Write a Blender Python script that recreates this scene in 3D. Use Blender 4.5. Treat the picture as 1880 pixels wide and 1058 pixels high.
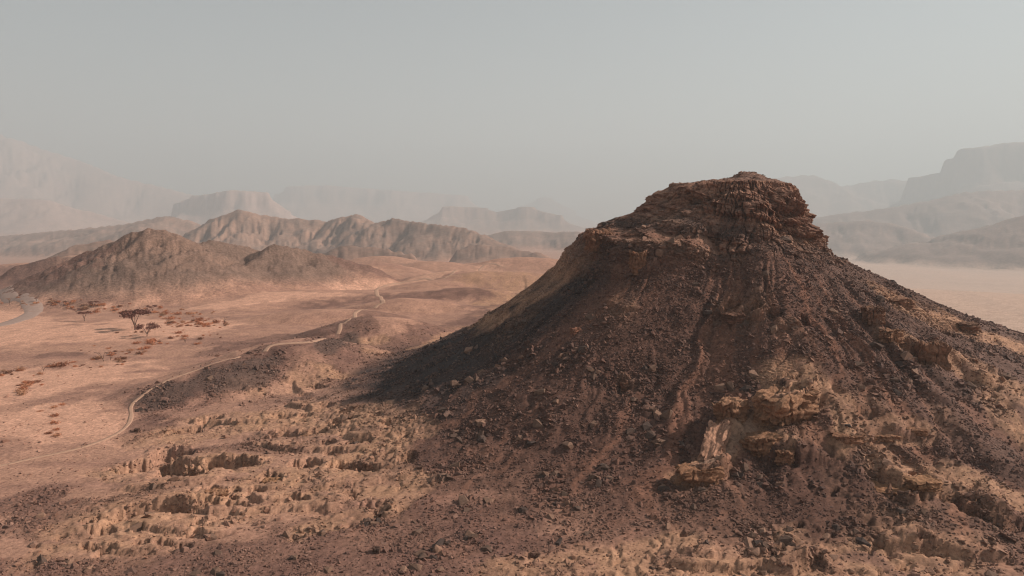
import bpy, bmesh, math, random, time
import numpy as np
from mathutils import Vector, Matrix
T0 = time.time()
for o in list(bpy.data.objects):
    bpy.data.objects.remove(o)
scene = bpy.context.scene
COL = scene.collection
R = math.radians

# ------------------------------------------------------------------ camera
CAM_Z = 40.0
PITCH = R(6.1)
FPX = 1253.0                     # focal length in pixels of the 1880 px wide photograph
cam = bpy.data.cameras.new('camera')
cam.sensor_width = 36.0
cam.lens = 36.0 * FPX / 1880.0
cam.clip_start = 0.5
cam.clip_end = 40000
cam_ob = bpy.data.objects.new('camera', cam)
COL.objects.link(cam_ob)
cam_ob.location = (0, 0, CAM_Z)
cam_ob.rotation_euler = (R(90) - PITCH, 0, 0)
scene.camera = cam_ob

# ------------------------------------------------------------------ world, sun, exposure
SUN_EL = R(34)
SUN_AZ = R(9.0)                  # measured from +X towards +Y: the sun stands to the right
sun_dir = Vector((math.cos(SUN_EL) * math.cos(SUN_AZ), math.cos(SUN_EL) * math.sin(SUN_AZ), math.sin(SUN_EL)))
world = bpy.data.worlds.new('World')
scene.world = world
world.use_nodes = True
wn = world.node_tree
wn.nodes.clear()
w_out = wn.nodes.new('ShaderNodeOutputWorld')
w_bg = wn.nodes.new('ShaderNodeBackground')
w_sky = wn.nodes.new('ShaderNodeTexSky')
w_sky.sky_type = 'NISHITA'
w_sky.sun_disc = False
w_sky.sun_elevation = SUN_EL
w_sky.sun_rotation = R(90) - SUN_AZ
w_sky.altitude = 200
w_sky.air_density = 1.0
w_sky.dust_density = 1.2
w_sky.ozone_density = 1.0
w_hs = wn.nodes.new('ShaderNodeHueSaturation')
w_hs.inputs['Saturation'].default_value = 0.55
w_mul = wn.nodes.new('ShaderNodeMix')
w_mul.data_type = 'RGBA'
w_mul.blend_type = 'MULTIPLY'
w_mul.inputs['Factor'].default_value = 1.0
w_mul.inputs['B'].default_value = (0.92, 1.0, 0.97, 1)
wn.links.new(w_sky.outputs[0], w_hs.inputs['Color'])
wn.links.new(w_hs.outputs[0], w_mul.inputs['A'])
wn.links.new(w_mul.outputs['Result'], w_bg.inputs['Color'])
w_bg.inputs['Strength'].default_value = 0.05
wn.links.new(w_bg.outputs[0], w_out.inputs['Surface'])

sun = bpy.data.lights.new('sun', 'SUN')
sun.energy = 5.0
sun.angle = R(0.55)
sun.color = (1.0, 0.87, 0.76)
sun_ob = bpy.data.objects.new('sun', sun)
COL.objects.link(sun_ob)
sun_ob.location = (300, 20, 300)
sun_ob.rotation_euler = sun_dir.to_track_quat('Z', 'Y').to_euler()

scene.view_settings.view_transform = 'Standard'
scene.view_settings.look = 'None'
scene.view_settings.exposure = 0.78
scene.view_settings.gamma = 1.0
scene.view_settings.use_curve_mapping = False
scene.cycles.use_denoising = True
scene.cycles.filter_width = 1.15
scene.cycles.max_bounces = 5
scene.cycles.diffuse_bounces = 2
scene.cycles.volume_bounces = 1
HAZE_DENSITY = 0.00021
HAZE_COLOR = (0.65, 0.735, 0.775)
HAZE_G = 0.12

# ------------------------------------------------------------------ numpy noise
rs = np.random.RandomState(7)
PERM = rs.permutation(256).astype(np.int32)
PERM = np.concatenate([PERM, PERM, PERM])
GA = np.linspace(0, 2 * np.pi, 256, endpoint=False)
GX, GY = np.cos(GA).astype(np.float32), np.sin(GA).astype(np.float32)
_g3 = rs.normal(size=(256, 3)); _g3 /= np.linalg.norm(_g3, axis=1)[:, None]
G3 = _g3.astype(np.float32)

def perlin(x, y, seed=0):
    x = np.asarray(x, np.float64) + seed * 17.137; y = np.asarray(y, np.float64) + seed * 9.731
    fx = np.floor(x); fy = np.floor(y)
    ix = fx.astype(np.int64) & 255; iy = fy.astype(np.int64) & 255
    dx = (x - fx).astype(np.float32); dy = (y - fy).astype(np.float32)
    u = dx * dx * dx * (dx * (dx * 6 - 15) + 10); v = dy * dy * dy * (dy * (dy * 6 - 15) + 10)
    def g(jx, jy, ax, ay):
        h = PERM[(PERM[(ix + jx) & 255] + iy + jy) & 255]
        return GX[h] * ax + GY[h] * ay
    a = g(0, 0, dx, dy); b = g(1, 0, dx - 1, dy); c = g(0, 1, dx, dy - 1); d = g(1, 1, dx - 1, dy - 1)
    a = a + u * (b - a); c = c + u * (d - c)
    return (a + v * (c - a)) * 1.5

def perlin3(x, y, z, seed=0):
    x = x + seed * 17.137; y = y + seed * 9.731; z = z + seed * 5.11
    fx = np.floor(x); fy = np.floor(y); fz = np.floor(z)
    ix = fx.astype(np.int64) & 255; iy = fy.astype(np.int64) & 255; iz = fz.astype(np.int64) & 255
    dx = (x - fx).astype(np.float32); dy = (y - fy).astype(np.float32); dz = (z - fz).astype(np.float32)
    f = lambda t: t * t * t * (t * (t * 6 - 15) + 10)
    u, v, w = f(dx), f(dy), f(dz)
    def g(jx, jy, jz):
        h = PERM[(PERM[(PERM[(ix + jx) & 255] + iy + jy) & 255] + iz + jz) & 255]
        q = G3[h]
        return q[..., 0] * (dx - jx) + q[..., 1] * (dy - jy) + q[..., 2] * (dz - jz)
    l = lambda a, b, t: a + t * (b - a)
    return l(l(l(g(0,0,0), g(1,0,0), u), l(g(0,1,0), g(1,1,0), u), v),
             l(l(g(0,0,1), g(1,0,1), u), l(g(0,1,1), g(1,1,1), u), v), w) * 1.6

def fbm(x, y, octv=4, seed=0, gain=0.5, lac=2.03):
    s = 0; a = 1.0; n = 0
    for i in range(octv):
        s = s + a * perlin(x, y, seed + i * 3); n += a
        x = x * lac; y = y * lac; a *= gain
    return s / n

def ridged(x, y, octv=4, seed=0, gain=0.5, lac=2.03):
    s = 0; a = 1.0; n = 0
    for i in range(octv):
        s = s + a * (1 - 2 * np.abs(perlin(x, y, seed + i * 3))); n += a
        x = x * lac; y = y * lac; a *= gain
    return s / n

sharp = lambda v, p: np.sign(v) * np.abs(v) ** p
def ss(a, b, x):
    t = np.clip((x - a) / (b - a), 0, 1)
    return t * t * (3 - 2 * t)

# ------------------------------------------------------------------ camera rays
CP, SP = math.cos(PITCH), math.sin(PITCH)
def ray(px, py):
    a = (px - 940.0) / FPX; b = (529.0 - py) / FPX
    return np.array([a, CP + b * SP, -SP + b * CP])
def at(px, py, D):
    v = ray(px, py); t = D / v[1]
    return (v[0] * t, D, CAM_Z + v[2] * t)

def pl_dist(x, y, pts, closed=False):
    """distance to a polyline, arclength at the nearest point, signed side, fractional index"""
    best = np.full(x.shape, 1e18); s_b = np.zeros(x.shape); side = np.zeros(x.shape); fi = np.zeros(x.shape)
    s0 = 0.0
    for i in range(len(pts) - 1):
        ax, ay = pts[i][0], pts[i][1]; bx, by = pts[i + 1][0], pts[i + 1][1]
        ux, uy = bx - ax, by - ay; L = math.hypot(ux, uy) + 1e-9
        t = np.clip(((x - ax) * ux + (y - ay) * uy) / (L * L), 0, 1)
        qx = x - (ax + t * ux); qy = y - (ay + t * uy)
        d2 = qx * qx + qy * qy
        m = d2 < best
        best = np.where(m, d2, best)
        s_b = np.where(m, s0 + t * L, s_b); fi = np.where(m, i + t, fi)
        side = np.where(m, np.sign(ux * qy - uy * qx), side)
        s0 += L
    return np.sqrt(best), s_b, side, fi

# ------------------------------------------------------------------ the butte: profile table
BC = (52.0, 152.0)
# theta (deg, 0 = +X, 270 = towards the camera): r,z of dome edge, upper rim, upper base, bench, lower rim, lower base, talus..., foot
TAB = {
  0:   [(4,48.0),(9.6,46.1),(15.2,33.8),(17,32),(18.5,31),(20,30),(30,25.2),(45,19),(65,12),(92,3),(125,-9)],
  30:  [(4,48.0),(11,46.2),(17,34.0),(20,32),(22,31),(24,29),(34,24),(48,17),(66,9),(92,0),(125,-12)],
  60:  [(4,48.0),(13,46.3),(20,36.0),(23,33),(25,31),(28,28),(40,21),(54,14),(70,6),(92,-2),(125,-12)],
  90:  [(4,48.0),(17,46.2),(22,37),(26,34),(29,32),(34,27),(44,21),(57,14),(74,6),(95,-1),(125,-10)],
  120: [(4,48.0),(20,46.4),(26,38.8),(33,36),(36,34.5),(42,27),(52,20.5),(64,12),(80,4),(98,-1),(125,-5)],
  150: [(4,48.0),(18.5,46.6),(29,39.6),(36,37.2),(40,36),(46,27),(56,20),(68,11),(84,3.6),(100,-.5),(125,-4)],
  165: [(4,48.0),(16.2,46.8),(27,39.5),(33,37),(36,36),(44,25.5),(53,19.5),(65,10.5),(82,3.6),(99,-.3),(125,-4)],
  180: [(4,48.0),(14.4,46.8),(24,39.5),(30,37),(34,35.9),(42,25.2),(50.5,20),(63,10.6),(80,3.6),(98,-.2),(125,-4)],
  195: [(4,48.0),(14,46.9),(23,39.6),(30,37),(34.5,35.6),(39.5,25.8),(49,19.6),(62,10.8),(79,3.9),(96,.1),(125,-4)],
  210: [(4,48.1),(14.5,46.9),(21,39.6),(28,36.6),(33.5,34.9),(37,26.8),(46,20.6),(60,11.4),(76,4.2),(92,.3),(125,-4)],
  222: [(4,48.1),(13.2,47),(19,39.4),(25,36.4),(29.5,35.2),(33,29.0),(43,22.4),(57,13.0),(72,4.4),(88,.5),(125,-4)],
  234: [(4,48.1),(12.4,47),(18,38.8),(21.5,35.2),(24.5,32.8),(28,28.0),(39,19.8),(53,11.0),(68,4.2),(84,.8),(125,-4)],
  246: [(4,48.1),(11.4,47),(17.5,38.6),(20,34.6),(22,32.2),(25,28.6),(37,19.4),(50,11.2),(65,4.2),(82,.9),(125,-4)],
  258: [(4,48.1),(11,46.9),(17.5,38.2),(19.5,36),(21.5,34.6),(24,32.4),(36,24.4),(49,15.2),(63,5.7),(80,1),(125,-4)],
  270: [(4,48.1),(10.5,46.9),(17.4,36.6),(19,34.6),(21,33.2),(23,31.6),(35.5,23.7),(48.5,14.8),(62,6.2),(80,1.1),(125,-4)],
  285: [(4,48.1),(10.6,46.7),(17,34.8),(18.5,32.8),(20.5,31.6),(22.5,30.4),(34.5,22.7),(47.5,13.9),(62,5.9),(80,1.2),(125,-5)],
  300: [(4,48.1),(10.6,46.4),(17,33.6),(18.8,31.9),(20.6,30.8),(22.5,29.6),(34,22.6),(47,14.7),(62,6.6),(82,1.2),(125,-7)],
  315: [(4,48.0),(10.2,46.2),(16.6,33.3),(18.5,31.6),(20.2,30.6),(22,29.6),(32.5,23.4),(45,16.4),(61,9),(82,3.0),(125,-8)],
  330: [(4,48.0),(9.8,46.1),(15.7,33.4),(17.6,31.6),(19.2,30.7),(21,29.8),(31,24.6),(44,18.2),(62,11.4),(88,4.0),(125,-8)],
  345: [(4,48.0),(9.6,46.1),(15.3,33.5),(17.2,31.8),(18.8,30.8),(20.5,29.9),(30,25.2),(44.5,19),(64,12),(90,4),(125,-9)],
}
NK = 12
_th = np.array(sorted(TAB)); _deg = np.arange(0, 360, 0.5)
RK = []; ZK = []
_kern = np.exp(-0.5 * (np.arange(-24, 25) / 9.0) ** 2); _kern /= _kern.sum()
for k in range(NK):
    if k == 0:
        RK.append(np.zeros_like(_deg)); ZK.append(np.full_like(_deg, 49.4)); continue
    for arr, j in ((RK, 0), (ZK, 1)):
        v = np.interp(_deg, np.append(_th, 360), np.append([TAB[t][k - 1][j] for t in _th], TAB[0][k - 1][j]))
        v = np.convolve(np.concatenate([v[-24:], v, v[:24]]), _kern, 'valid')
        arr.append(v)
RK = np.array(RK); ZK = np.array(ZK)
def tab(A, k, thdeg):
    f = (thdeg % 360) / 0.5; i = np.floor(f).astype(int) % 720; t = f - np.floor(f)
    return A[k][i] * (1 - t) + A[k][(i + 1) % 720] * t

def butte_h(x, y):
    dx = x - BC[0]; dy = y - BC[1]; r = np.hypot(dx, dy); th = np.degrees(np.arctan2(dy, dx))
    z = np.full(x.shape, -60.0)
    near = r < 300
    r_ = r[near]; t_ = th[near]
    zz = np.full(r_.shape, -200.0)
    r0 = tab(RK, 0, t_); z0 = tab(ZK, 0, t_)
    for k in range(1, NK):
        r1 = tab(RK, k, t_); z1 = tab(ZK, k, t_)
        m = (r_ >= r0) & (r_ < r1)
        q = (r_ - r0) / np.maximum(r1 - r0, 1e-6)
        zz = np.where(m, z0 + (z1 - z0) * q, zz)
        r0, z0 = r1, z1
    zz = np.where(r_ >= r0, z0 - (r_ - r0) * 0.3, zz)
    z[near] = zz
    return z, r, th

# ------------------------------------------------------------------ the plain and the hills on it
def base_h(x, y):
    rr = np.hypot(x, y)
    h = -75 * ss(250, 1800, rr) - 50 * ss(1500, 4000, rr)
    ratio = np.where(y > 1, x / np.maximum(y, 1), 3.0 * np.sign(x))
    h = h - 32 * ss(0.20, 0.5, ratio) * ss(150, 1600, rr)
    h = h + 1.1 * fbm(x / 70, y / 70, 3, 3) * ss(60, 200, rr) + 3.0 * fbm(x / 260, y / 260, 3, 5) * ss(350, 900, rr)
    return h

MOUNDS = [  # top pixel x, y, distance, radius across, radius in depth, rotation, power
    (548, 626, 176, 21, 17, 20, .8),      # brown mound with the path round it
    (440, 668, 160, 20, 12, 35, .8),
    (690, 583, 220, 20, 16, 10, .8),
    (835, 498, 420, 38, 26, 5, 1.2),
    (930, 500, 400, 45, 22, 0, 1.0),
    (560, 535, 330, 85, 30, 8, 1.0),
    (410, 560, 292, 26, 16, 30, 1.0),
    (470, 622, 232, 40, 20, 12, 1.0),
    (690, 482, 520, 42, 25, 0, 1.0),
    (110, 612, 232, 26, 22, 0, 1.0),
    (970, 472, 620, 60, 30, 0, 1.0),
    (60, 482, 640, 120, 45, 8, 1.0),
    (20, 510, 480, 70, 26, 8, 1.0),
    (160, 468, 720, 90, 40, 0, 1.0),
    (1870, 640, 190, 30, 20, 0, 1.0),
    (780, 610, 225, 25, 14, 15, 1.0),
    (600, 487, 560, 55, 28, 6, .9), (720, 501, 460, 40, 22, 0, .9), (805, 516, 385, 30, 18, 10, .9), (650, 514, 400, 26, 16, 0, .8), (505, 500, 470, 50, 22, 0, .9),
    (900, 482, 655, 55, 26, 0, .9), (790, 480, 610, 50, 26, 0, .9), (480, 512, 400, 40, 20, 12, .9), (745, 548, 290, 24, 14, 10, .9), (600, 568, 262, 26, 13, 8, .9), (865, 530, 335, 28, 15, 5, .9), (700, 470, 720, 60, 30, 0, .9),
    (545, 760, 131, 13, 8, 15, 1.0),       # bedrock swell of the near ledges
    (560, 850, 105, 15, 8, 20, 1.0),
    (330, 940, 91, 9, 6, 25, 1.0),
]
RIDGES = [  # name, kind of profile, gully wavelength, gully depth, [(px, py, distance, half width)]
    ('hill', 'ridge', 13, .6, [(42,540,322,8),(90,512,335,34),(130,488,345,48),(200,448,355,62),(270,421,360,74),(300,424,362,74),(345,447,372,66),(420,462,400,60),(520,474,440,55),(640,486,480,30)]),
    ('hill', 'ridge', 10, .5, [(395,530,332,8),(440,495,358,34),(505,460,385,50),(560,472,398,46),(640,490,410,32),(700,502,415,10)]),
    ('ridge', 'ridge', 27, .62, [(340,432,980,40),(380,405,990,110),(440,383,1000,155),(480,394,1010,150),(530,400,1010,140),(600,405,1010,130),(652,392,1000,150),(682,412,985,110),(722,400,960,140),(780,410,930,130),(850,416,900,125),(900,440,880,95),(950,468,860,55),(1000,486,850,15)]),
    ('hill', 'ridge', 16, .4, [(950,480,790,12),(985,462,800,42),(1012,472,805,25),(1030,482,810,8)]),
    ('hill', 'ridge', 40, .4, [(880,432,1300,60),(940,422,1320,120),(1010,426,1320,110),(1060,424,1300,120),(1120,434,1300,60)]),
    ('ridge', 'ridge', 34, .55, [(-60,440,1300,60),(20,431,1260,130),(100,424,1240,140),(230,411,1220,160),(300,395,1210,185),(345,404,1210,150),(400,425,1210,80)]),
    ('hill', 'ridge', 24, .4, [(95,470,690,15),(140,450,700,70),(200,441,715,90),(260,452,740,70),(330,462,760,20)]),
    ('mesa', 'mesa', 60, .15, [(320,374,2300,90),(370,358,2300,190),(430,349,2300,240),(480,352,2300,230),(528,386,2300,90)]),
    ('mountain', 'ridge', 120, .4, [(-500,130,3400,1250),(-200,190,3400,1200),(0,246,3400,980),(70,272,3400,860),(140,292,3400,740),(220,320,3300,560),(330,350,3250,430),(430,376,3200,230)]),
    ('mountain', 'ridge', 90, .4, [(-120,330,2100,380),(0,362,2100,340),(90,366,2100,320),(150,385,2100,230),(230,405,2100,120)]),
    ('mesa', 'mesa', 150, .12, [(512,356,4100,180),(540,341,4100,420),(600,340,4100,450),(760,352,4100,380),(850,358,4100,330),(892,386,4100,120)]),
    ('mesa', 'mesa', 70, .15, [(785,404,2300,90),(830,378,2300,240),(880,381,2300,220),(912,389,2300,180),(965,380,2300,230),(1020,394,2250,170),(1055,416,2250,60)]),
    ('mesa', 'mesa', 100, .12, [(940,385,4700,150),(1000,362,4700,420),(1050,385,4700,150)]),
    ('mountain', 'ridge', 140, .4, [(1300,345,3000,400),(1430,325,3000,560),(1490,320,3000,600),(1545,341,3000,450),(1600,331,3000,500),(1650,328,3000,520),(1700,340,3000,480),(1850,340,3000,480)]),
    ('mesa', 'mesa', 120, .18, [(1684,324,2350,260),(1730,314,2350,330),(1762,288,2350,430),(1790,270,2350,520),(1850,261,2350,600),(1980,256,2350,650),(2300,262,2350,650)]),
    ('mountain', 'ridge', 90, .45, [(1400,410,1750,150),(1480,400,1720,260),(1560,390,1700,300),(1640,380,1700,320),(1700,368,1700,340),(1770,350,1700,360),(2300,340,1700,380)]),
    ('hill', 'ridge', 60, .45, [(1440,428,1500,60),(1510,408,1480,190),(1590,402,1450,210),(1660,414,1400,180),(1720,440,1330,120),(1760,468,1250,40)]),
    ('mountain', 'ridge', 70, .45, [(1700,462,1180,30),(1760,440,1180,150),(1820,416,1180,230),(1880,396,1180,280),(2000,370,1180,340),(2300,350,1180,360)]),
    ('hill', 'ridge', 18, .5, [(840,456,880,14),(880,446,890,44),(925,451,890,40),(975,462,880,14)]),
    ('hill', 'ridge', 16, .5, [(590,462,760,12),(640,450,770,36),(700,455,770,30),(760,466,760,10)]),
    ('hill', 'ridge', 12, .5, [(20,505,470,10),(90,486,480,26),(160,478,490,30),(230,484,490,12)]),
]
for i, rd in enumerate(RIDGES):
    pts = []
    fsc = float(np.interp(np.median([q[2] for q in rd[4]]), [500, 650, 1000, 1300, 2000, 4000], [1, 1.15, 1.85, 2.15, 2.7, 2.75]))
    rd = rd[:2] + (rd[2] * fsc, rd[3], [(q[0], q[1], q[2] * fsc, q[3] * fsc) for q in rd[4]])
    for px, py, D, w in rd[4]:
        X, Y, Z = at(px, py, D)
        pts.append((X, Y, Z, w))
    RIDGES[i] = rd[:4] + (pts,)
_m = []
for px, py, D, rx, ry, rot, pw in MOUNDS:
    X, Y, Z = at(px, py, D)
    hh = Z - float(base_h(np.array([X]), np.array([Y]))[0])
    _m.append((X, Y, hh, rx, ry, R(rot), pw))
MOUNDS = _m

def mounds_h(x, y, warp=True):
    h = np.zeros(x.shape)
    for i, (X, Y, hh, rx, ry, rot, pw) in enumerate(MOUNDS):
        hh = max(0.6, hh)
        R_ = max(rx, ry) * 1.7
        m = (np.abs(x - X) < R_) & (np.abs(y - Y) < R_)
        if not m.any(): continue
        dx = x[m] - X; dy = y[m] - Y
        c, s = math.cos(rot), math.sin(rot)
        u = (dx * c + dy * s) / (rx * 1.5); v = (-dx * s + dy * c) / (ry * 1.5)
        q = np.hypot(u, v)
        if warp:
            q = q + 0.10 * fbm(x[m] / rx * 2, y[m] / rx * 2, 3, 40 + i)
        b = np.clip(1 - q * q, 0, 1) ** (2.0 * pw) * hh
        h[m] = np.maximum(h[m], b) + 0.25 * np.minimum(h[m], b)
    return h

def ridges_h(x, y, ids=None, detail=True):
    """height above the plain"""
    H = np.zeros(x.shape)
    bz = base_h(x, y)
    for i, (nm, kind, lam, dep, pts) in enumerate(RIDGES):
        wmax = max(p[3] for p in pts) * 1.35 + 5
        x0 = min(p[0] for p in pts) - wmax; x1 = max(p[0] for p in pts) + wmax
        y0 = min(p[1] for p in pts) - wmax; y1 = max(p[1] for p in pts) + wmax
        m = (x > x0) & (x < x1) & (y > y0) & (y < y1)
        if not m.any(): continue
        xx = x[m]; yy = y[m]
        W = max(p[3] for p in pts)
        if detail:
            wa = .10 if W < 120 else .2
            wx = xx + wa * W * fbm(xx / W * 2.0, yy / W * 2.0, 4, 60 + i)
            wy = yy + wa * W * fbm(xx / W * 2.0, yy / W * 2.0, 4, 80 + i)
            k = 1.0 - 0.75 * np.exp(-(pl_dist(xx, yy, pts)[0] / (0.12 * W)) ** 2)
            wx = xx + (wx - xx) * k; wy = yy + (wy - yy) * k
        else:
            wx, wy = xx, yy
        h = np.zeros(xx.shape); q = np.full(xx.shape, 9.0); s = np.zeros(xx.shape); side = np.zeros(xx.shape); w = np.full(xx.shape, W * 1.0); hgt = np.zeros(xx.shape)
        s0 = 0.0
        for k in range(len(pts) - 1):
            (ax, ay, az_, aw), (bx, by, bz_, bw) = pts[k], pts[k + 1]
            ux, uy = bx - ax, by - ay; L = math.hypot(ux, uy) + 1e-9
            t = np.clip(((wx - ax) * ux + (wy - ay) * uy) / (L * L), 0, 1)
            qx = wx - (ax + t * ux); qy = wy - (ay + t * uy)
            wk = aw + (bw - aw) * t; qk = np.hypot(qx, qy) / wk
            hk = az_ + (bz_ - az_) * t - bz[m]
            if kind == 'mesa':
                fk = np.where(qk < .12, 1 - qk * .15, np.where(qk < .20, .98 - (qk - .12) / .08 * .36, .62 * np.clip(1 - (qk - .20) / .80, 0, 1) ** 1.25))
            else:
                fk = np.clip(1 - qk, 0, 1) ** 1.12
            v = hk * fk; b_ = v > h
            h = np.where(b_, v, h); q = np.where(b_, qk, q); s = np.where(b_, s0 + t * L, s); side = np.where(b_, np.sign(ux * qy - uy * qx), side)
            w = np.where(b_, wk, w); hgt = np.where(b_, hk, hgt); s0 += L
        if detail:
            sl = s + 0.35 * w * fbm(xx / lam * .5, yy / lam * .5, 3, 100 + i)
            g1 = np.abs(perlin(sl / lam, q * 1.2 + side * 7.3, 120 + i))
            g2 = np.abs(perlin(sl / lam * 2.7, q * 2.2 + side * 3.3, 140 + i))
            g3 = np.abs(perlin(sl / lam * 6.5, q * 4.0 + side * 3.3, 150 + i))
            gl = (0.58 * g1 + .26 * (.55 - g2) + (.16 if W < 400 else 0) * g3) * 2.0
            if W > 400: gl = .35 + .65 * gl
            gl = .55 * gl + .45 * np.clip(1 - .95 * (.5 + .5 * ridged(xx / W * 2.6, yy / W * 2.6, 5, 170 + i)), 0, 1) * 1.7
            if kind == 'ridge':
                an_ = .55 if lam <= 20 else .2
                ga = (xx * math.cos(an_) - yy * math.sin(an_)) / lam; gb = (xx * math.sin(an_) + yy * math.cos(an_)) / (lam * 4.5)
                rn = ridged(ga * .8 + .35 * fbm(ga * .5, gb * 2, 3, 180 + i), gb, 6, 190 + i, .62)
                gl = .2 * gl + .8 * (.5 + .72 * rn)
            env = np.clip(q * 2.6 + .10, 0, 1) * np.clip((1 - q) * 2.4, 0, 1)
            h = h * (1 - dep * env * (1 - np.clip(gl * 1.25, 0, 1)))
            rough = fbm(xx / lam * 3, yy / lam * 3, 4, 160 + i)
            h = h + rough * hgt * 0.028 * np.clip((1 - q) * 1.6, 0, 1) ** 3 * np.clip(q * 6 + .25, 0, 1)
        if W > 150: h = h * ss(4, 34, h)
        old = H[m]
        H[m] = np.maximum(old, h)
        if ids is not None:
            t = ids[m]; t = np.where((h > old) & (h > (2.5 if W > 150 else 0.6)), i + 1, t); ids[m] = t
    return H

def smax(a, b, k):
    d = a - b
    return 0.5 * (a + b + np.sqrt(d * d + k * k)) - 0.0

def smooth_h(x, y, detail=False):
    B, r, th = butte_h(x, y)
    g = base_h(x, y)
    g = g + mounds_h(x, y, detail)
    g = g + ridges_h(x, y, None, detail)
    h = np.where(B > -55, smax(g, B, 1.5), g)
    return h

def hits(pxs):
    """world points where the rays through photograph pixels meet the smooth terrain"""
    pxs = np.array(pxs, float).reshape(-1, 2)
    t = 30 * np.exp(np.linspace(0, math.log(400), 1400))
    a = (pxs[:, 0] - 940) / FPX; b = (529 - pxs[:, 1]) / FPX
    V = np.stack([a, CP + b * SP, -SP + b * CP], 1)
    X = V[:, 0:1] * t; Y = V[:, 1:2] * t; Z = CAM_Z + V[:, 2:3] * t
    out = np.zeros((len(pxs), 3))
    Hh = smooth_h(X, Y, True)
    for i in range(len(pxs)):
        below = np.nonzero(Z[i] < Hh[i])[0]
        j = below[0] if len(below) else len(t) - 1
        j = max(j, 1)
        d0 = Z[i, j - 1] - Hh[i, j - 1]; d1 = Z[i, j] - Hh[i, j]
        q = d0 / (d0 - d1) if d0 > d1 else 0
        out[i] = (X[i, j - 1] + q * (X[i, j] - X[i, j - 1]), Y[i, j - 1] + q * (Y[i, j] - Y[i, j - 1]), Hh[i, j])
    return out

# ---- tracks (pixel polylines of the photograph turned into places on the ground)
PATH_PX = [
    ([(-40,864),(0,856),(60,842),(100,834),(150,822),(190,808),(220,793),(236,778),(241,762),(240,748),(250,735),(272,718),(305,700),(345,685),(385,670),(420,660),(440,655)], .8),
    ([(486,646),(492,638),(505,633),(540,630),(575,627),(600,622)], 1.3),
    ([(620,614),(624,604),(626,594),(640,588),(652,583)], 1.3),
    ([(652,583),(652,575),(660,570),(672,568)], 1.4),
    ([(688,566),(694,560),(703,557)], 1.7),
    ([(703,557),(700,548),(692,540),(692,532),(705,526),(740,519),(780,512),(830,503),(880,496),(930,491)], 1.9),
]
ROAD_PX = [(-60,526),(-20,531),(10,538),(38,548),(56,558),(62,569),(52,580),(30,589),(0,597),(-60,606)]
def catmull(P, step):
    P = [np.array(p[:2], float) for p in P]
    P = [2 * P[0] - P[1]] + P + [2 * P[-1] - P[-2]]
    out = []
    for i in range(1, len(P) - 2):
        p0, p1, p2, p3 = P[i - 1:i + 3]
        n = max(2, int(np.linalg.norm(p2 - p1) / step))
        for k in range(n):
            t = k / n
            out.append(0.5 * ((2 * p1) + (-p0 + p2) * t + (2 * p0 - 5 * p1 + 4 * p2 - p3) * t * t + (-p0 + 3 * p1 - 3 * p2 + p3) * t ** 3))
    out.append(P[-2])
    return out
PATHS = [(catmull(hits(p), 1.2), w) for p, w in PATH_PX]
ROAD = catmull(hits(ROAD_PX), 2.5)
print('paths', time.time() - T0)

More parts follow.
